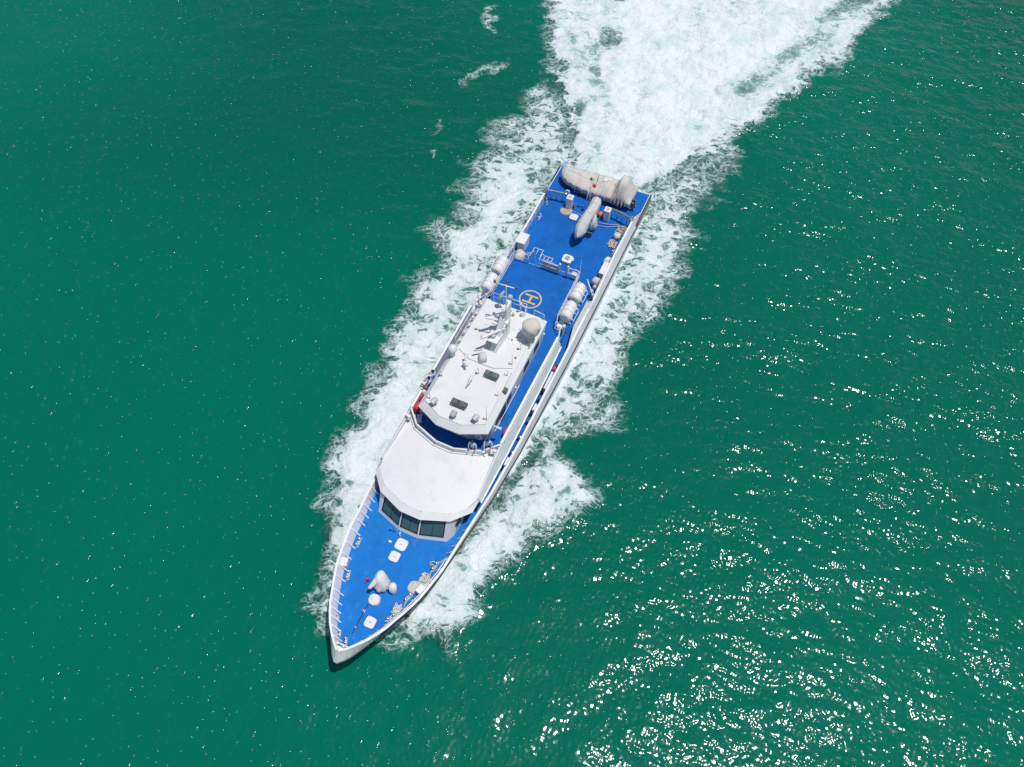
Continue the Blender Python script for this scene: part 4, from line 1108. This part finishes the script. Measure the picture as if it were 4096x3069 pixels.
# ------------------------------------------------------------------ people
def person(name_label, x, y, z, yaw, pose, hat=False):
    """standing figure grown from one skeleton; z is the deck height"""
    j = [(0, 0, .98, .15)]            # pelvis root
    e = []
    def ch(parent, pts):
        for p in pts:
            j.append(p); e.append((parent, len(j) - 1)); parent = len(j) - 1
        return parent
    lean = pose.get('lean', .0)
    sp = ch(0, [(lean * .3, 0, 1.15, .145), (lean * .8, 0, 1.33, .165), (lean, 0, 1.45, .12)])
    nk = ch(sp, [(lean * 1.15, 0, 1.54, .058)])
    hd = ch(nk, [(lean * 1.25 + .02, 0, 1.62, .085), (lean * 1.3 + .02, 0, 1.70, .098), (lean * 1.3 + .01, 0, 1.78, .07)])
    for s_ in (1, -1):
        ch(0, [(0, s_ * .1, .9, .105), (.02, s_ * .11, .5, .07), (-.01, s_ * .12, .12, .048), (.0, s_ * .12, .05, .045), (.16, s_ * .14, .03, .035)])
        ex, ey, ez, hx, hy, hz = pose['arm']
        sh = ch(sp, [(lean, s_ * .19, 1.43, .07)])
        el = ch(sh, [(ex + lean, s_ * ey, ez, .046)])
        wr_ = ch(el, [(hx + lean, s_ * hy, hz, .032)])
        d = Vector((hx - ex, s_ * (hy - ey), hz - ez)).normalized()
        sd = d.cross(Vector((0, 0, 1))).normalized() if abs(d.z) < .95 else Vector((1, 0, 0))
        wv = Vector((hx + lean, s_ * hy, hz))
        pm = wv + d * .07
        pl = ch(wr_, [(*pm, .034)])
        for k, ln in enumerate((.075, .085, .08, .06)):
            b = pm + sd * (k - 1.5) * .022 + d * .02
            t1 = b + d * ln * .5; t2 = b + d * ln * .95 - Vector((0, 0, .015))
            ch(pl, [(*t1, .009), (*t2, .008)])
        b = wv + d * .02 + sd * .04
        ch(wr_, [(*b, .012), (*(b + d * .05 + sd * .015), .009)])
    me = bpy.data.meshes.new('body_skeleton')
    me.from_pydata([p[:3] for p in j], e, [])
    o = bpy.data.objects.new('body_skeleton', me); COL.objects.link(o)
    md = o.modifiers.new('skin', 'SKIN'); md.use_smooth_shade = True
    for v, p in zip(me.skin_vertices[0].data, j): v.radius = (p[3], p[3])
    me.skin_vertices[0].data[0].use_root = True
    ss_ = o.modifiers.new('sub', 'SUBSURF'); ss_.levels = ss_.render_levels = 1
    dg = bpy.context.evaluated_depsgraph_get()
    m2 = bpy.data.meshes.new_from_object(o.evaluated_get(dg))
    bpy.data.objects.remove(o)
    m2.name = 'person'
    for nm in ('trousers', 'shirt', 'skin', 'shoe'): m2.materials.append(MAT[nm])
    hz0 = pose['arm'][5]
    for p in m2.polygons:
        c = p.center
        p.use_smooth = True
        if c.z > 1.53: p.material_index = 2
        elif c.z < .09: p.material_index = 3
        elif c.z < .97 and abs(c.y) < .24 and c.x < .2: p.material_index = 0
        else:
            ex, ey, ez, hx, hy, hzz = pose['arm']
            dw = (Vector((c.x - lean, abs(c.y), c.z)) - Vector((hx, hy, hzz))).length
            p.material_index = 2 if dw < .22 else 1
    b = bpy.data.objects.new('person', m2); COL.objects.link(b)
    b.location = (x, y, z); b.rotation_euler.z = yaw
    hc = Vector((lean * 1.3 + .02, 0, 1.70))
    g = G(); rr = []
    for i in range(7):
        t_ = i / 6 * math.pi * .62
        rr.append([(hc.x - .02 + .104 * math.sin(t_) * math.cos(a) - .012, .098 * math.sin(t_) * math.sin(a), hc.z + .02 + .112 * math.cos(t_)) for a in [k * math.pi / 8 for k in range(16)]])
    g.loft(rr, True, True, False, True); build('hair', g, 'hair', b)
    g = G()
    for s_ in (1, -1): g.sphere((hc.x + .088, s_ * .034, hc.z + .005), .012, 8, 6)
    build('eyes', g, 'hair', b)
    g = G(); g.tube([(hc.x + .09, 0, hc.z + .01), (hc.x + .115, 0, hc.z - .03), (hc.x + .09, 0, hc.z - .04)], [.01, .016, .012], 6)
    for s_ in (1, -1): g.sphere((hc.x + .0, s_ * .1, hc.z - .01), .025, 8, 6, 1.4)
    build('nose_and_ears', g, 'skin', b)
    g = G(); g.box(hc.x + .09, 0, hc.z - .07, .012, .045, .01); build('mouth', g, 'red_paint', b)
    return tag(b, name_label, 'person')


LEANING = dict(lean=.10, arm=(.16, .27, 1.2, .36, .2, 1.02))
HANDS = dict(lean=.04, arm=(.05, .27, 1.17, .22, .2, .98))
person('person in pale blue shirt at the middle of the flying bridge front rail', 29.42, 1.72, UZ + .002, .15, HANDS)
person('person in pale blue shirt leaning at the port front corner of the flying bridge', 28.9, 2.46, UZ + .002, .7, LEANING)
person('person in pale blue shirt at the starboard rail, farther aft of the two', 25.85, -2.78, UZ + .002, -1.5, LEANING)
person('person in pale blue shirt at the starboard rail, next to the mounted binoculars', 26.36, -2.78, UZ + .002, -1.2, LEANING)

# ------------------------------------------------------------------ sea
def sea_material():
    m = bpy.data.materials.new('sea_water'); m.use_nodes = True
    t = NT(m); p = t.n['Principled BSDF']
    pos = t.add('ShaderNodeNewGeometry').outputs['Position']
    at = lambda nm: t.add('ShaderNodeAttribute', attribute_name=nm).outputs['Fac']
    F, A, CH = at('foam'), at('aeration'), at('chop')
    # foam network: warped cells at two sizes plus billowing noise
    wv = t.noise(pos, .5, 2, .6, out=1)
    warp = t.vmath('SCALE', t.vmath('SUBTRACT', wv, (.5, .5, .5)), 2.6)
    mp = t.add('ShaderNodeMapping'); mp.vector_type = 'TEXTURE'; mp.inputs['Rotation'].default_value = (0, 0, rad(23)); mp.inputs['Scale'].default_value = (.69, 1.25, 1)
    t.put(mp.inputs['Vector'], t.vmath('ADD', pos, warp))
    q = mp.outputs[0]
    wv2 = t.noise(pos, 2.2, 2, .6, out=1)
    q2 = t.vmath('ADD', q, t.vmath('SCALE', t.vmath('SUBTRACT', wv2, (.5, .5, .5)), .6))
    v1 = t.vor(q2, .8); v2 = t.vor(q2, 2.0)
    n1 = t.noise(q, .55, 4, .6)
    n2 = t.noise(q2, 3.4, 3, .6)
    n0 = t.noise(pos, .2, 3, .5)
    # thin threads along cell edges, open eyes in the cell middles, torn sheets where foam is thick
    web = t.math('MAXIMUM', t.sstep(v1, .01, .10, 1, 0), t.math('MULTIPLY', t.sstep(v2, .01, .12, 1, 0), .95))
    eye = t.math('ADD', t.math('MULTIPLY', t.sstep(v1, .10, .40), .48), t.math('MULTIPLY', t.sstep(v2, .12, .42), .24))
    soft = t.math('ADD', t.math('MULTIPLY', t.math('SUBTRACT', n1, .5), 1.15), t.math('MULTIPLY', t.math('SUBTRACT', n0, .5), .5))
    sc = t.math('ADD', F, soft)
    sc = t.math('ADD', sc, t.math('MULTIPLY', t.math('SUBTRACT', n2, .5), .30))
    sc = t.math('SUBTRACT', sc, t.math('MULTIPLY', eye, t.lin(F, .5, 1.05, 1.05, .42)))
    solid = t.sstep(sc, .40, .51)
    wfac = t.math('MULTIPLY', t.sstep(t.math('ADD', F, t.math('MULTIPLY', soft, .6)), .10, .34), t.sstep(F, .02, .10))
    thr = t.math('MULTIPLY', t.math('MULTIPLY', web, wfac), t.sstep(n2, .36, .56, .1, 1.0))
    mask = t.math('MAXIMUM', solid, t.math('MULTIPLY', thr, .85))
    thin = t.math('MULTIPLY', t.sstep(sc, .05, .42), t.sstep(A, .03, .4))
    # colours
    big = t.noise(pos, .035, 2, .5)
    deep = t.mix(t.math('ADD', t.math('MULTIPLY', at('painted_falloff'), .8), t.math('MULTIPLY', t.noise(pos, .9, 3, .6), .2), clamp=True), (0.0, .096, .062, 1), (0.0, .146, .093, 1))  # broad light falloff across the sea, painted into the water colour through noise
    aer = t.mix(t.sstep(A, .5, 1.05), (.042, .115, .092, 1), (.34, .54, .49, 1))
    water = t.mix(t.math('MULTIPLY', t.sstep(A, .10, .5), .94), deep, aer)
    water = t.mix(t.math('MULTIPLY', thin, .25), water, (.36, .50, .46, 1))
    foam = t.mix(t.sstep(t.math('ADD', sc, t.math('MULTIPLY', t.math('SUBTRACT', n2, .5), .35)), .34, 1.02), (.47, .59, .585, 1), (.71, .755, .78, 1))
    foam = t.mix(t.math('MULTIPLY', t.sstep(A, .8, 1.0), t.sstep(t.noise(pos, .33, 5, .62), .54, .34, 0, .6)), foam, (.49, .655, .64, 1))
    col = t.mix(mask, water, foam)
    # relief: wavelets on open water, billows on foam
    mp2 = t.add('ShaderNodeMapping'); mp2.vector_type = 'TEXTURE'; mp2.inputs['Rotation'].default_value = (0, 0, rad(27)); mp2.inputs['Scale'].default_value = (1.0, 2.0, 1)
    mp3 = t.add('ShaderNodeMapping', vector_type='TEXTURE'); mp3.inputs['Rotation'].default_value = (0, 0, rad(2)); mp3.inputs['Scale'].default_value = (1.0, 1.6, 1)
    t.put(mp3.inputs['Vector'], pos)
    t.put(mp2.inputs['Vector'], pos)
    w1 = t.noise(mp2.outputs[0], .42, 1, .5)
    w2 = t.noise(mp3.outputs[0], 1.15, 1, .5)
    w3 = t.noise(pos, 3.7, 0, .5)
    spark = t.sstep(t.noise(pos, 3.1, 0, .5), .675, .85)
    hgt = t.math('ADD', t.math('MULTIPLY', w1, .5), t.math('ADD', t.math('MULTIPLY', w2, .22), t.math('MULTIPLY', w3, .062)))
    hw = t.math('ADD', t.math('MULTIPLY', hgt, CH), t.math('MULTIPLY', spark, .05))
    hf = t.math('ADD', t.math('MULTIPLY', t.noise(pos, .85, 5, .58), .46), t.math('MULTIPLY', t.noise(pos, 3.0, 1, .5), .06))
    fm = t.sstep(F, .1, .6)

    def bump(h):
        b = t.add('ShaderNodeBump'); b.inputs['Strength'].default_value = 1.0; b.inputs['Distance'].default_value = 1.0
        t.put(b.inputs['Height'], h)
        return b.outputs[0]
    # light scattered back from inside the water ignores the ripples, the mirror at its surface follows them
    body = t.add('ShaderNodeBsdfDiffuse'); t.put(body.inputs['Color'], col)
    t.put(body.inputs['Normal'], bump(t.math('ADD', t.math('MULTIPLY', hf, fm), t.math('MULTIPLY', hw, .22))))
    nw = bump(t.math('ADD', hw, t.math('MULTIPLY', hf, t.math('MULTIPLY', fm, .5))))
    gl = t.add('ShaderNodeBsdfGlossy'); gl.inputs['Roughness'].default_value = .12
    t.put(gl.inputs['Normal'], nw)
    fr = t.add('ShaderNodeFresnel'); fr.inputs['IOR'].default_value = 1.333; t.put(fr.inputs['Normal'], nw)
    mx = t.add('ShaderNodeMixShader')
    t.put(mx.inputs[0], t.math('MULTIPLY', fr.outputs[0], t.math('SUBTRACT', 1, mask)))
    t.put(mx.inputs[1], body.outputs[0]); t.put(mx.inputs[2], gl.outputs[0])
    t.n.remove(p)
    t.put(t.n['Material Output'].inputs['Surface'], mx.outputs[0])
    return m


def poly_sd(X, Y, poly):
    """signed distance to a polygon, positive inside"""
    d = np.full(X.shape, 1e9); inside = np.zeros(X.shape, bool)
    n = len(poly)
    for i in range(n):
        (x0, y0), (x1, y1) = poly[i], poly[(i + 1) % n]
        dx, dy = x1 - x0, y1 - y0
        t_ = np.clip(((X - x0) * dx + (Y - y0) * dy) / (dx * dx + dy * dy + 1e-12), 0, 1)
        d = np.minimum(d, np.hypot(X - x0 - t_ * dx, Y - y0 - t_ * dy))
        c = ((y0 > Y) != (y1 > Y)) & (X < (x1 - x0) * (Y - y0) / (y1 - y0 + 1e-12) + x0)
        inside ^= c
    return np.where(inside, d, -d)


def line_d(X, Y, pts):
    d = np.full(X.shape, 1e9)
    for (x0, y0), (x1, y1) in zip(pts[:-1], pts[1:]):
        dx, dy = x1 - x0, y1 - y0
        t_ = np.clip(((X - x0) * dx + (Y - y0) * dy) / (dx * dx + dy * dy), 0, 1)
        d = np.minimum(d, np.hypot(X - x0 - t_ * dx, Y - y0 - t_ * dy))
    return d


def vnoise(X, Y, s, seed):
    """smooth value noise in 0..1"""
    rng = np.random.default_rng(seed); T = rng.random((256, 256))
    x, y = X / s, Y / s
    i, j = np.floor(x).astype(int), np.floor(y).astype(int)
    u, v = x - i, y - j
    u = u * u * (3 - 2 * u); v = v * v * (3 - 2 * v)
    q = lambda a, b: T[a % 256, b % 256]
    return (q(i, j) * (1 - u) + q(i + 1, j) * u) * (1 - v) + (q(i, j + 1) * (1 - u) + q(i + 1, j + 1) * u) * v


def fbm(X, Y, s, seed, o=4):
    r, a, t_ = 0, 1, 0
    for k in range(o):
        r = r + a * vnoise(X, Y, s / 2 ** k, seed + k); t_ += a; a *= .55
    return r / t_


def smooth(x, lo, hi):
    t_ = np.clip((x - lo) / (hi - lo), 0, 1)
    return t_ * t_ * (3 - 2 * t_)


FALLOFF_SEED = 721  # picked so the painted light falloff comes out darker towards camera right


def sea():
    def axis(lo, hi, step, far):
        a = list(np.arange(lo, hi + 1e-6, step)); d = step
        b, c = [], []
        x = lo
        while x > -far:
            d *= 1.5; x -= d; b.append(x)
        x = hi; d = step
        while x < far:
            d *= 1.5; x += d; c.append(x)
        return np.array(b[::-1] + a + c)
    U = axis(-62, 62, .21, 4000); V = axis(-2, 84, .21, 4000)
    uu, vv = np.meshgrid(U, V, indexing='ij')
    X = CAMLOC.x + uu * RIGHT.x + vv * AWAY.x
    Y = CAMLOC.y + uu * RIGHT.y + vv * AWAY.y
    stb = [(41.0, -1.6), (40.3, -2.6), (39.1, -3.9), (37.8, -4.6), (36.4, -4.5), (35.1, -6.6), (34.3, -7.9), (32.0, -8.3), (29.7, -8.5), (26.6, -9.3), (24.1, -9.6), (20.7, -9.5), (17.0, -10.1), (13.0, -10.7), (9.0, -12.0), (4.4, -12.7), (.2, -13.6), (-4.3, -12.9), (-8.1, -12.7), (-10.8, -11.9), (-13.6, -11.1), (-17.9, -12.7), (-21, -15.3), (-28.4, -17.9), (-60, -30)]
    prt = [(40.6, 1.9), (39.6, 3.9), (37.4, 4.7), (35.8, 5.9), (34.1, 6.7), (31.8, 6.9), (29.4, 9.0), (26.4, 9.9), (25.3, 8.9), (25.0, 7.8), (23.5, 8.5), (22, 8.2), (20.3, 9.1), (17.9, 7.9), (14.4, 8.4), (11.2, 8.0), (7.9, 9.7), (4.4, 10.2), (.3, 9.3), (-3.1, 8.8), (-7.5, 10.1), (-13.5, 9.7), (-19.6, 11.8), (-28.7, 15.9), (-33.1, 16.0), (-43.7, 18.6), (-62, 26)]
    outer = stb + prt[::-1]
    coreL = [(-.5, -4.0), (-4.3, -4.0), (-8.2, -6.2), (-13.3, -10.0), (-20.9, -13.7), (-28.6, -17.5), (-60, -29)]
    coreR = [(-.5, 3.6), (-3.6, 3.2), (-5, 3.6), (-12.3, 8.7), (-19.6, 11.6), (-29.5, 15.7), (-38.3, 17.5), (-62, 24)]
    core = coreL + coreR[::-1]
    wx = (fbm(X, Y, 3.2, 11) - .5) * 3.2; wy = (fbm(X, Y, 3.2, 31) - .5) * 3.2
    wx = wx + (fbm(X, Y, .9, 131, 2) - .5) * 1.3; wy = wy + (fbm(X, Y, .9, 171, 2) - .5) * 1.3
    Xw, Yw = X + wx, Y + wy
    sd = poly_sd(Xw, Yw, outer) + 1.1 * (np.abs(np.sin(X * .62 + 2.5 * fbm(X, Y, 6, 301))) - .65) * smooth(-X, -38, -30)
    sdc = poly_sd(X + wx * .85, Y + wy * .85, core)
    hb = np.interp(X, [-.2, 0, 15, 20, 27, 33, 37, 39.5, 41.2], [0, 4.0, 4.0, 3.9, 3.4, 2.6, 1.5, .7, 0])
    hd = np.where((X > -.2) & (X < 41.2), np.abs(Y) - hb, np.hypot(np.where(X < 0, -X, X - 41), np.maximum(np.abs(Y) - 4, 0)))
    F = smooth(sd, -1.5, 3.4) * .50
    F += .10 * smooth(sd, 1.5, 4.0)
    # bow wave: dense sheets thrown out on both sides
    bw = line_d(Xw, Yw, [(39.6, 2.4), (36.4, 4.0), (32.6, 5.6), (29.8, 7.0), (27.8, 8.3)])
    F += .52 * np.exp(-(bw / 1.7) ** 2)
    bs = line_d(Xw, Yw, [(40.3, -2.2), (38.3, -3.4), (34.5, -5.2), (31.5, -6.3), (27, -6.4), (20, -6.6)])
    F += .52 * np.exp(-(bs / 1.7) ** 2) * smooth(X, 16, 27)
    # bright turbulent band parallel to the hull
    for sy, off, am in ((1, 6.4, .24), (-1, -8.0, .32)):
        F += am * np.exp(-((Yw - off) / 1.5) ** 2) * smooth(X, -3, 4) * smooth(-X, -24, -16)
    # hollow with dark water close to the hull amidships to port, and aft on both sides
    gap = line_d(Xw * .5 + X * .5, Yw * .5 + Y * .5, [(34.5, 2.6), (31, 3.6), (28, 4.1), (25.5, 4.5)])
    F -= .48 * np.exp(-(gap / .5) ** 2) * (Y > 0)
    gap2 = line_d(Xw, Yw, [(25.4, 5.0), (24.3, 6.6), (23.6, 8.2)])
    F -= .10 * np.exp(-(gap2 / .8) ** 2)
    F -= .2 * np.exp(-(hd / 1.7) ** 2) * smooth(-X, -17, -6) * (X > -3)
    F += .35 * np.exp(-(np.maximum(hd, 0) / .35) ** 2) * (X > 1) * (X < 34)
    # propeller wash
    cw = smooth(sdc, -.9, 1.7)
    F = F * (1 - cw) + cw * (.80 + .20 * smooth(sdc, .5, 3) + .45 * (fbm(X, Y, 4.5, 211, 4) - .5) + .75 * (fbm(Y / (10 - np.minimum(X, 0)) * 42, X * .45, 2.2, 241, 3) - .5))
    strip = line_d(Xw, Yw, [(-36, -11.5), (-30.3, -9.8), (-23.6, -8.1), (-17.8, -7.3), (-13, -6.0), (-9.5, -5.2)])
    F -= .60 * np.exp(-(strip / 1.0) ** 2) * (2.2 * np.clip(fbm(X, Y, 2.2, 71) - .22, 0, 1))
    tl = line_d(Xw, Yw, [(-16.5, -8.0), (-22, -9.8), (-30, -13)])
    F -= .24 * np.exp(-(tl / 1.8) ** 2)
    tr = line_d(Xw, Yw, [(-19.5, 7.6), (-22.5, 8.9), (-26, 10.3), (-33, 12.8), (-40, 15)])
    F -= .55 * np.exp(-(tr / 1.5) ** 2) * (.3 + 1.2 * fbm(X, Y, 2.5, 91))
    # rim between wash and side foam
    rim = line_d(Xw, Yw, coreL[1:4]); F -= .35 * np.exp(-(rim / .8) ** 2) * (sdc < .3)
    rim2 = line_d(Xw, Yw, [(-3.6, 3.8), (-5.0, 4.6), (-9.5, 7.6)]); F -= .3 * np.exp(-(rim2 / .9) ** 2) * (sdc < .4)
    # loose foam streaks off the starboard side
    stk = line_d(Xw, Yw, [(-21.5, -20.9), (-18.5, -19.3)]); F += .40 * np.exp(-(stk / .65) ** 2)
    stk = line_d(Xw, Yw, [(-14, -15.6), (-11, -17.6), (-8.6, -17.7)]); F += .37 * np.exp(-(stk / .65) ** 2)
    for a, b in (((-3.4, -18.1), (-1.4, -17.3)), ((1.6, -16.0), (2.4, -15.6))):
        F += .36 * np.exp(-(line_d(Xw, Yw, [a, b]) / .4) ** 2)
    F = np.clip(F, 0, 1.25)
    A = np.clip(np.maximum(smooth(sd, -.9, 1.8) * .55, F * .95) * smooth(F, -.02, .3) + .0, 0, 1)
    A = np.maximum(A, cw * np.clip(.60 + .40 * smooth(F, .1, .95), 0, 1))
    # choppiness: more ruffled to starboard of the sun track, slick patches in between
    pat = fbm(X, Y, 9.0, 51)
    C_ = .72 + 1.0 * (pat - .5)
    ur = uu / 60
    C_ = C_ * (.92 + .95 * np.clip(ur + .0, -.7, 1)) * (.85 + .5 * smooth(vv, 5, 40)) * (1 - .35 * smooth(sd, 0, 2))
    far_ = smooth(np.hypot(uu, vv - 40), 90, 200)
    C_ = np.clip(C_, .2, 1.5) * (1 - far_) + .5 * far_
    Z = (fbm(X, Y, 7.0, 5) - .5) * .28 + (fbm(X * .8, Y * 1.3, 2.2, 15, 3) - .5) * .10
    Z *= 1 - far_
    Z += np.clip(F, 0, 1) * ((fbm(X, Y, 1.5, 25, 4) - .5) * .5 + .08)
    Z += cw * ((fbm(X, Y, 2.6, 45, 4) - .5) * .7 + .1)
    Z += .35 * np.exp(-(bw / 1.5) ** 2) + .35 * np.exp(-(bs / 1.5) ** 2) * smooth(X, 16, 27)
    nu, nv = uu.shape
    me = bpy.data.meshes.new('sea')
    co = np.stack([X, Y, Z], -1).reshape(-1, 3).astype(np.float32)
    idx = np.arange(nu * nv).reshape(nu, nv)
    q = np.stack([idx[:-1, :-1], idx[1:, :-1], idx[1:, 1:], idx[:-1, 1:]], -1).reshape(-1, 4).astype(np.int32)
    me.vertices.add(len(co)); me.vertices.foreach_set('co', co.ravel())
    me.loops.add(q.size); me.loops.foreach_set('vertex_index', q.ravel())
    me.polygons.add(len(q)); me.polygons.foreach_set('loop_start', np.arange(0, q.size, 4, dtype=np.int32))
    me.polygons.foreach_set('use_smooth', np.ones(len(q), bool))
    me.update(calc_edges=True)
    for nm, ar in (('foam', F), ('aeration', A), ('chop', C_), ('painted_falloff', smooth(fbm(X, Y, 62.0, FALLOFF_SEED, 3), .30, .70))):
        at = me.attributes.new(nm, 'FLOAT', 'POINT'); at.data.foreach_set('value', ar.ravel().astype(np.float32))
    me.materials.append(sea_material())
    o = bpy.data.objects.new('sea', me); COL.objects.link(o)
    o['kind'] = 'structure'
    if me.polygons[len(q) // 2].normal.z < 0: me.flip_normals()


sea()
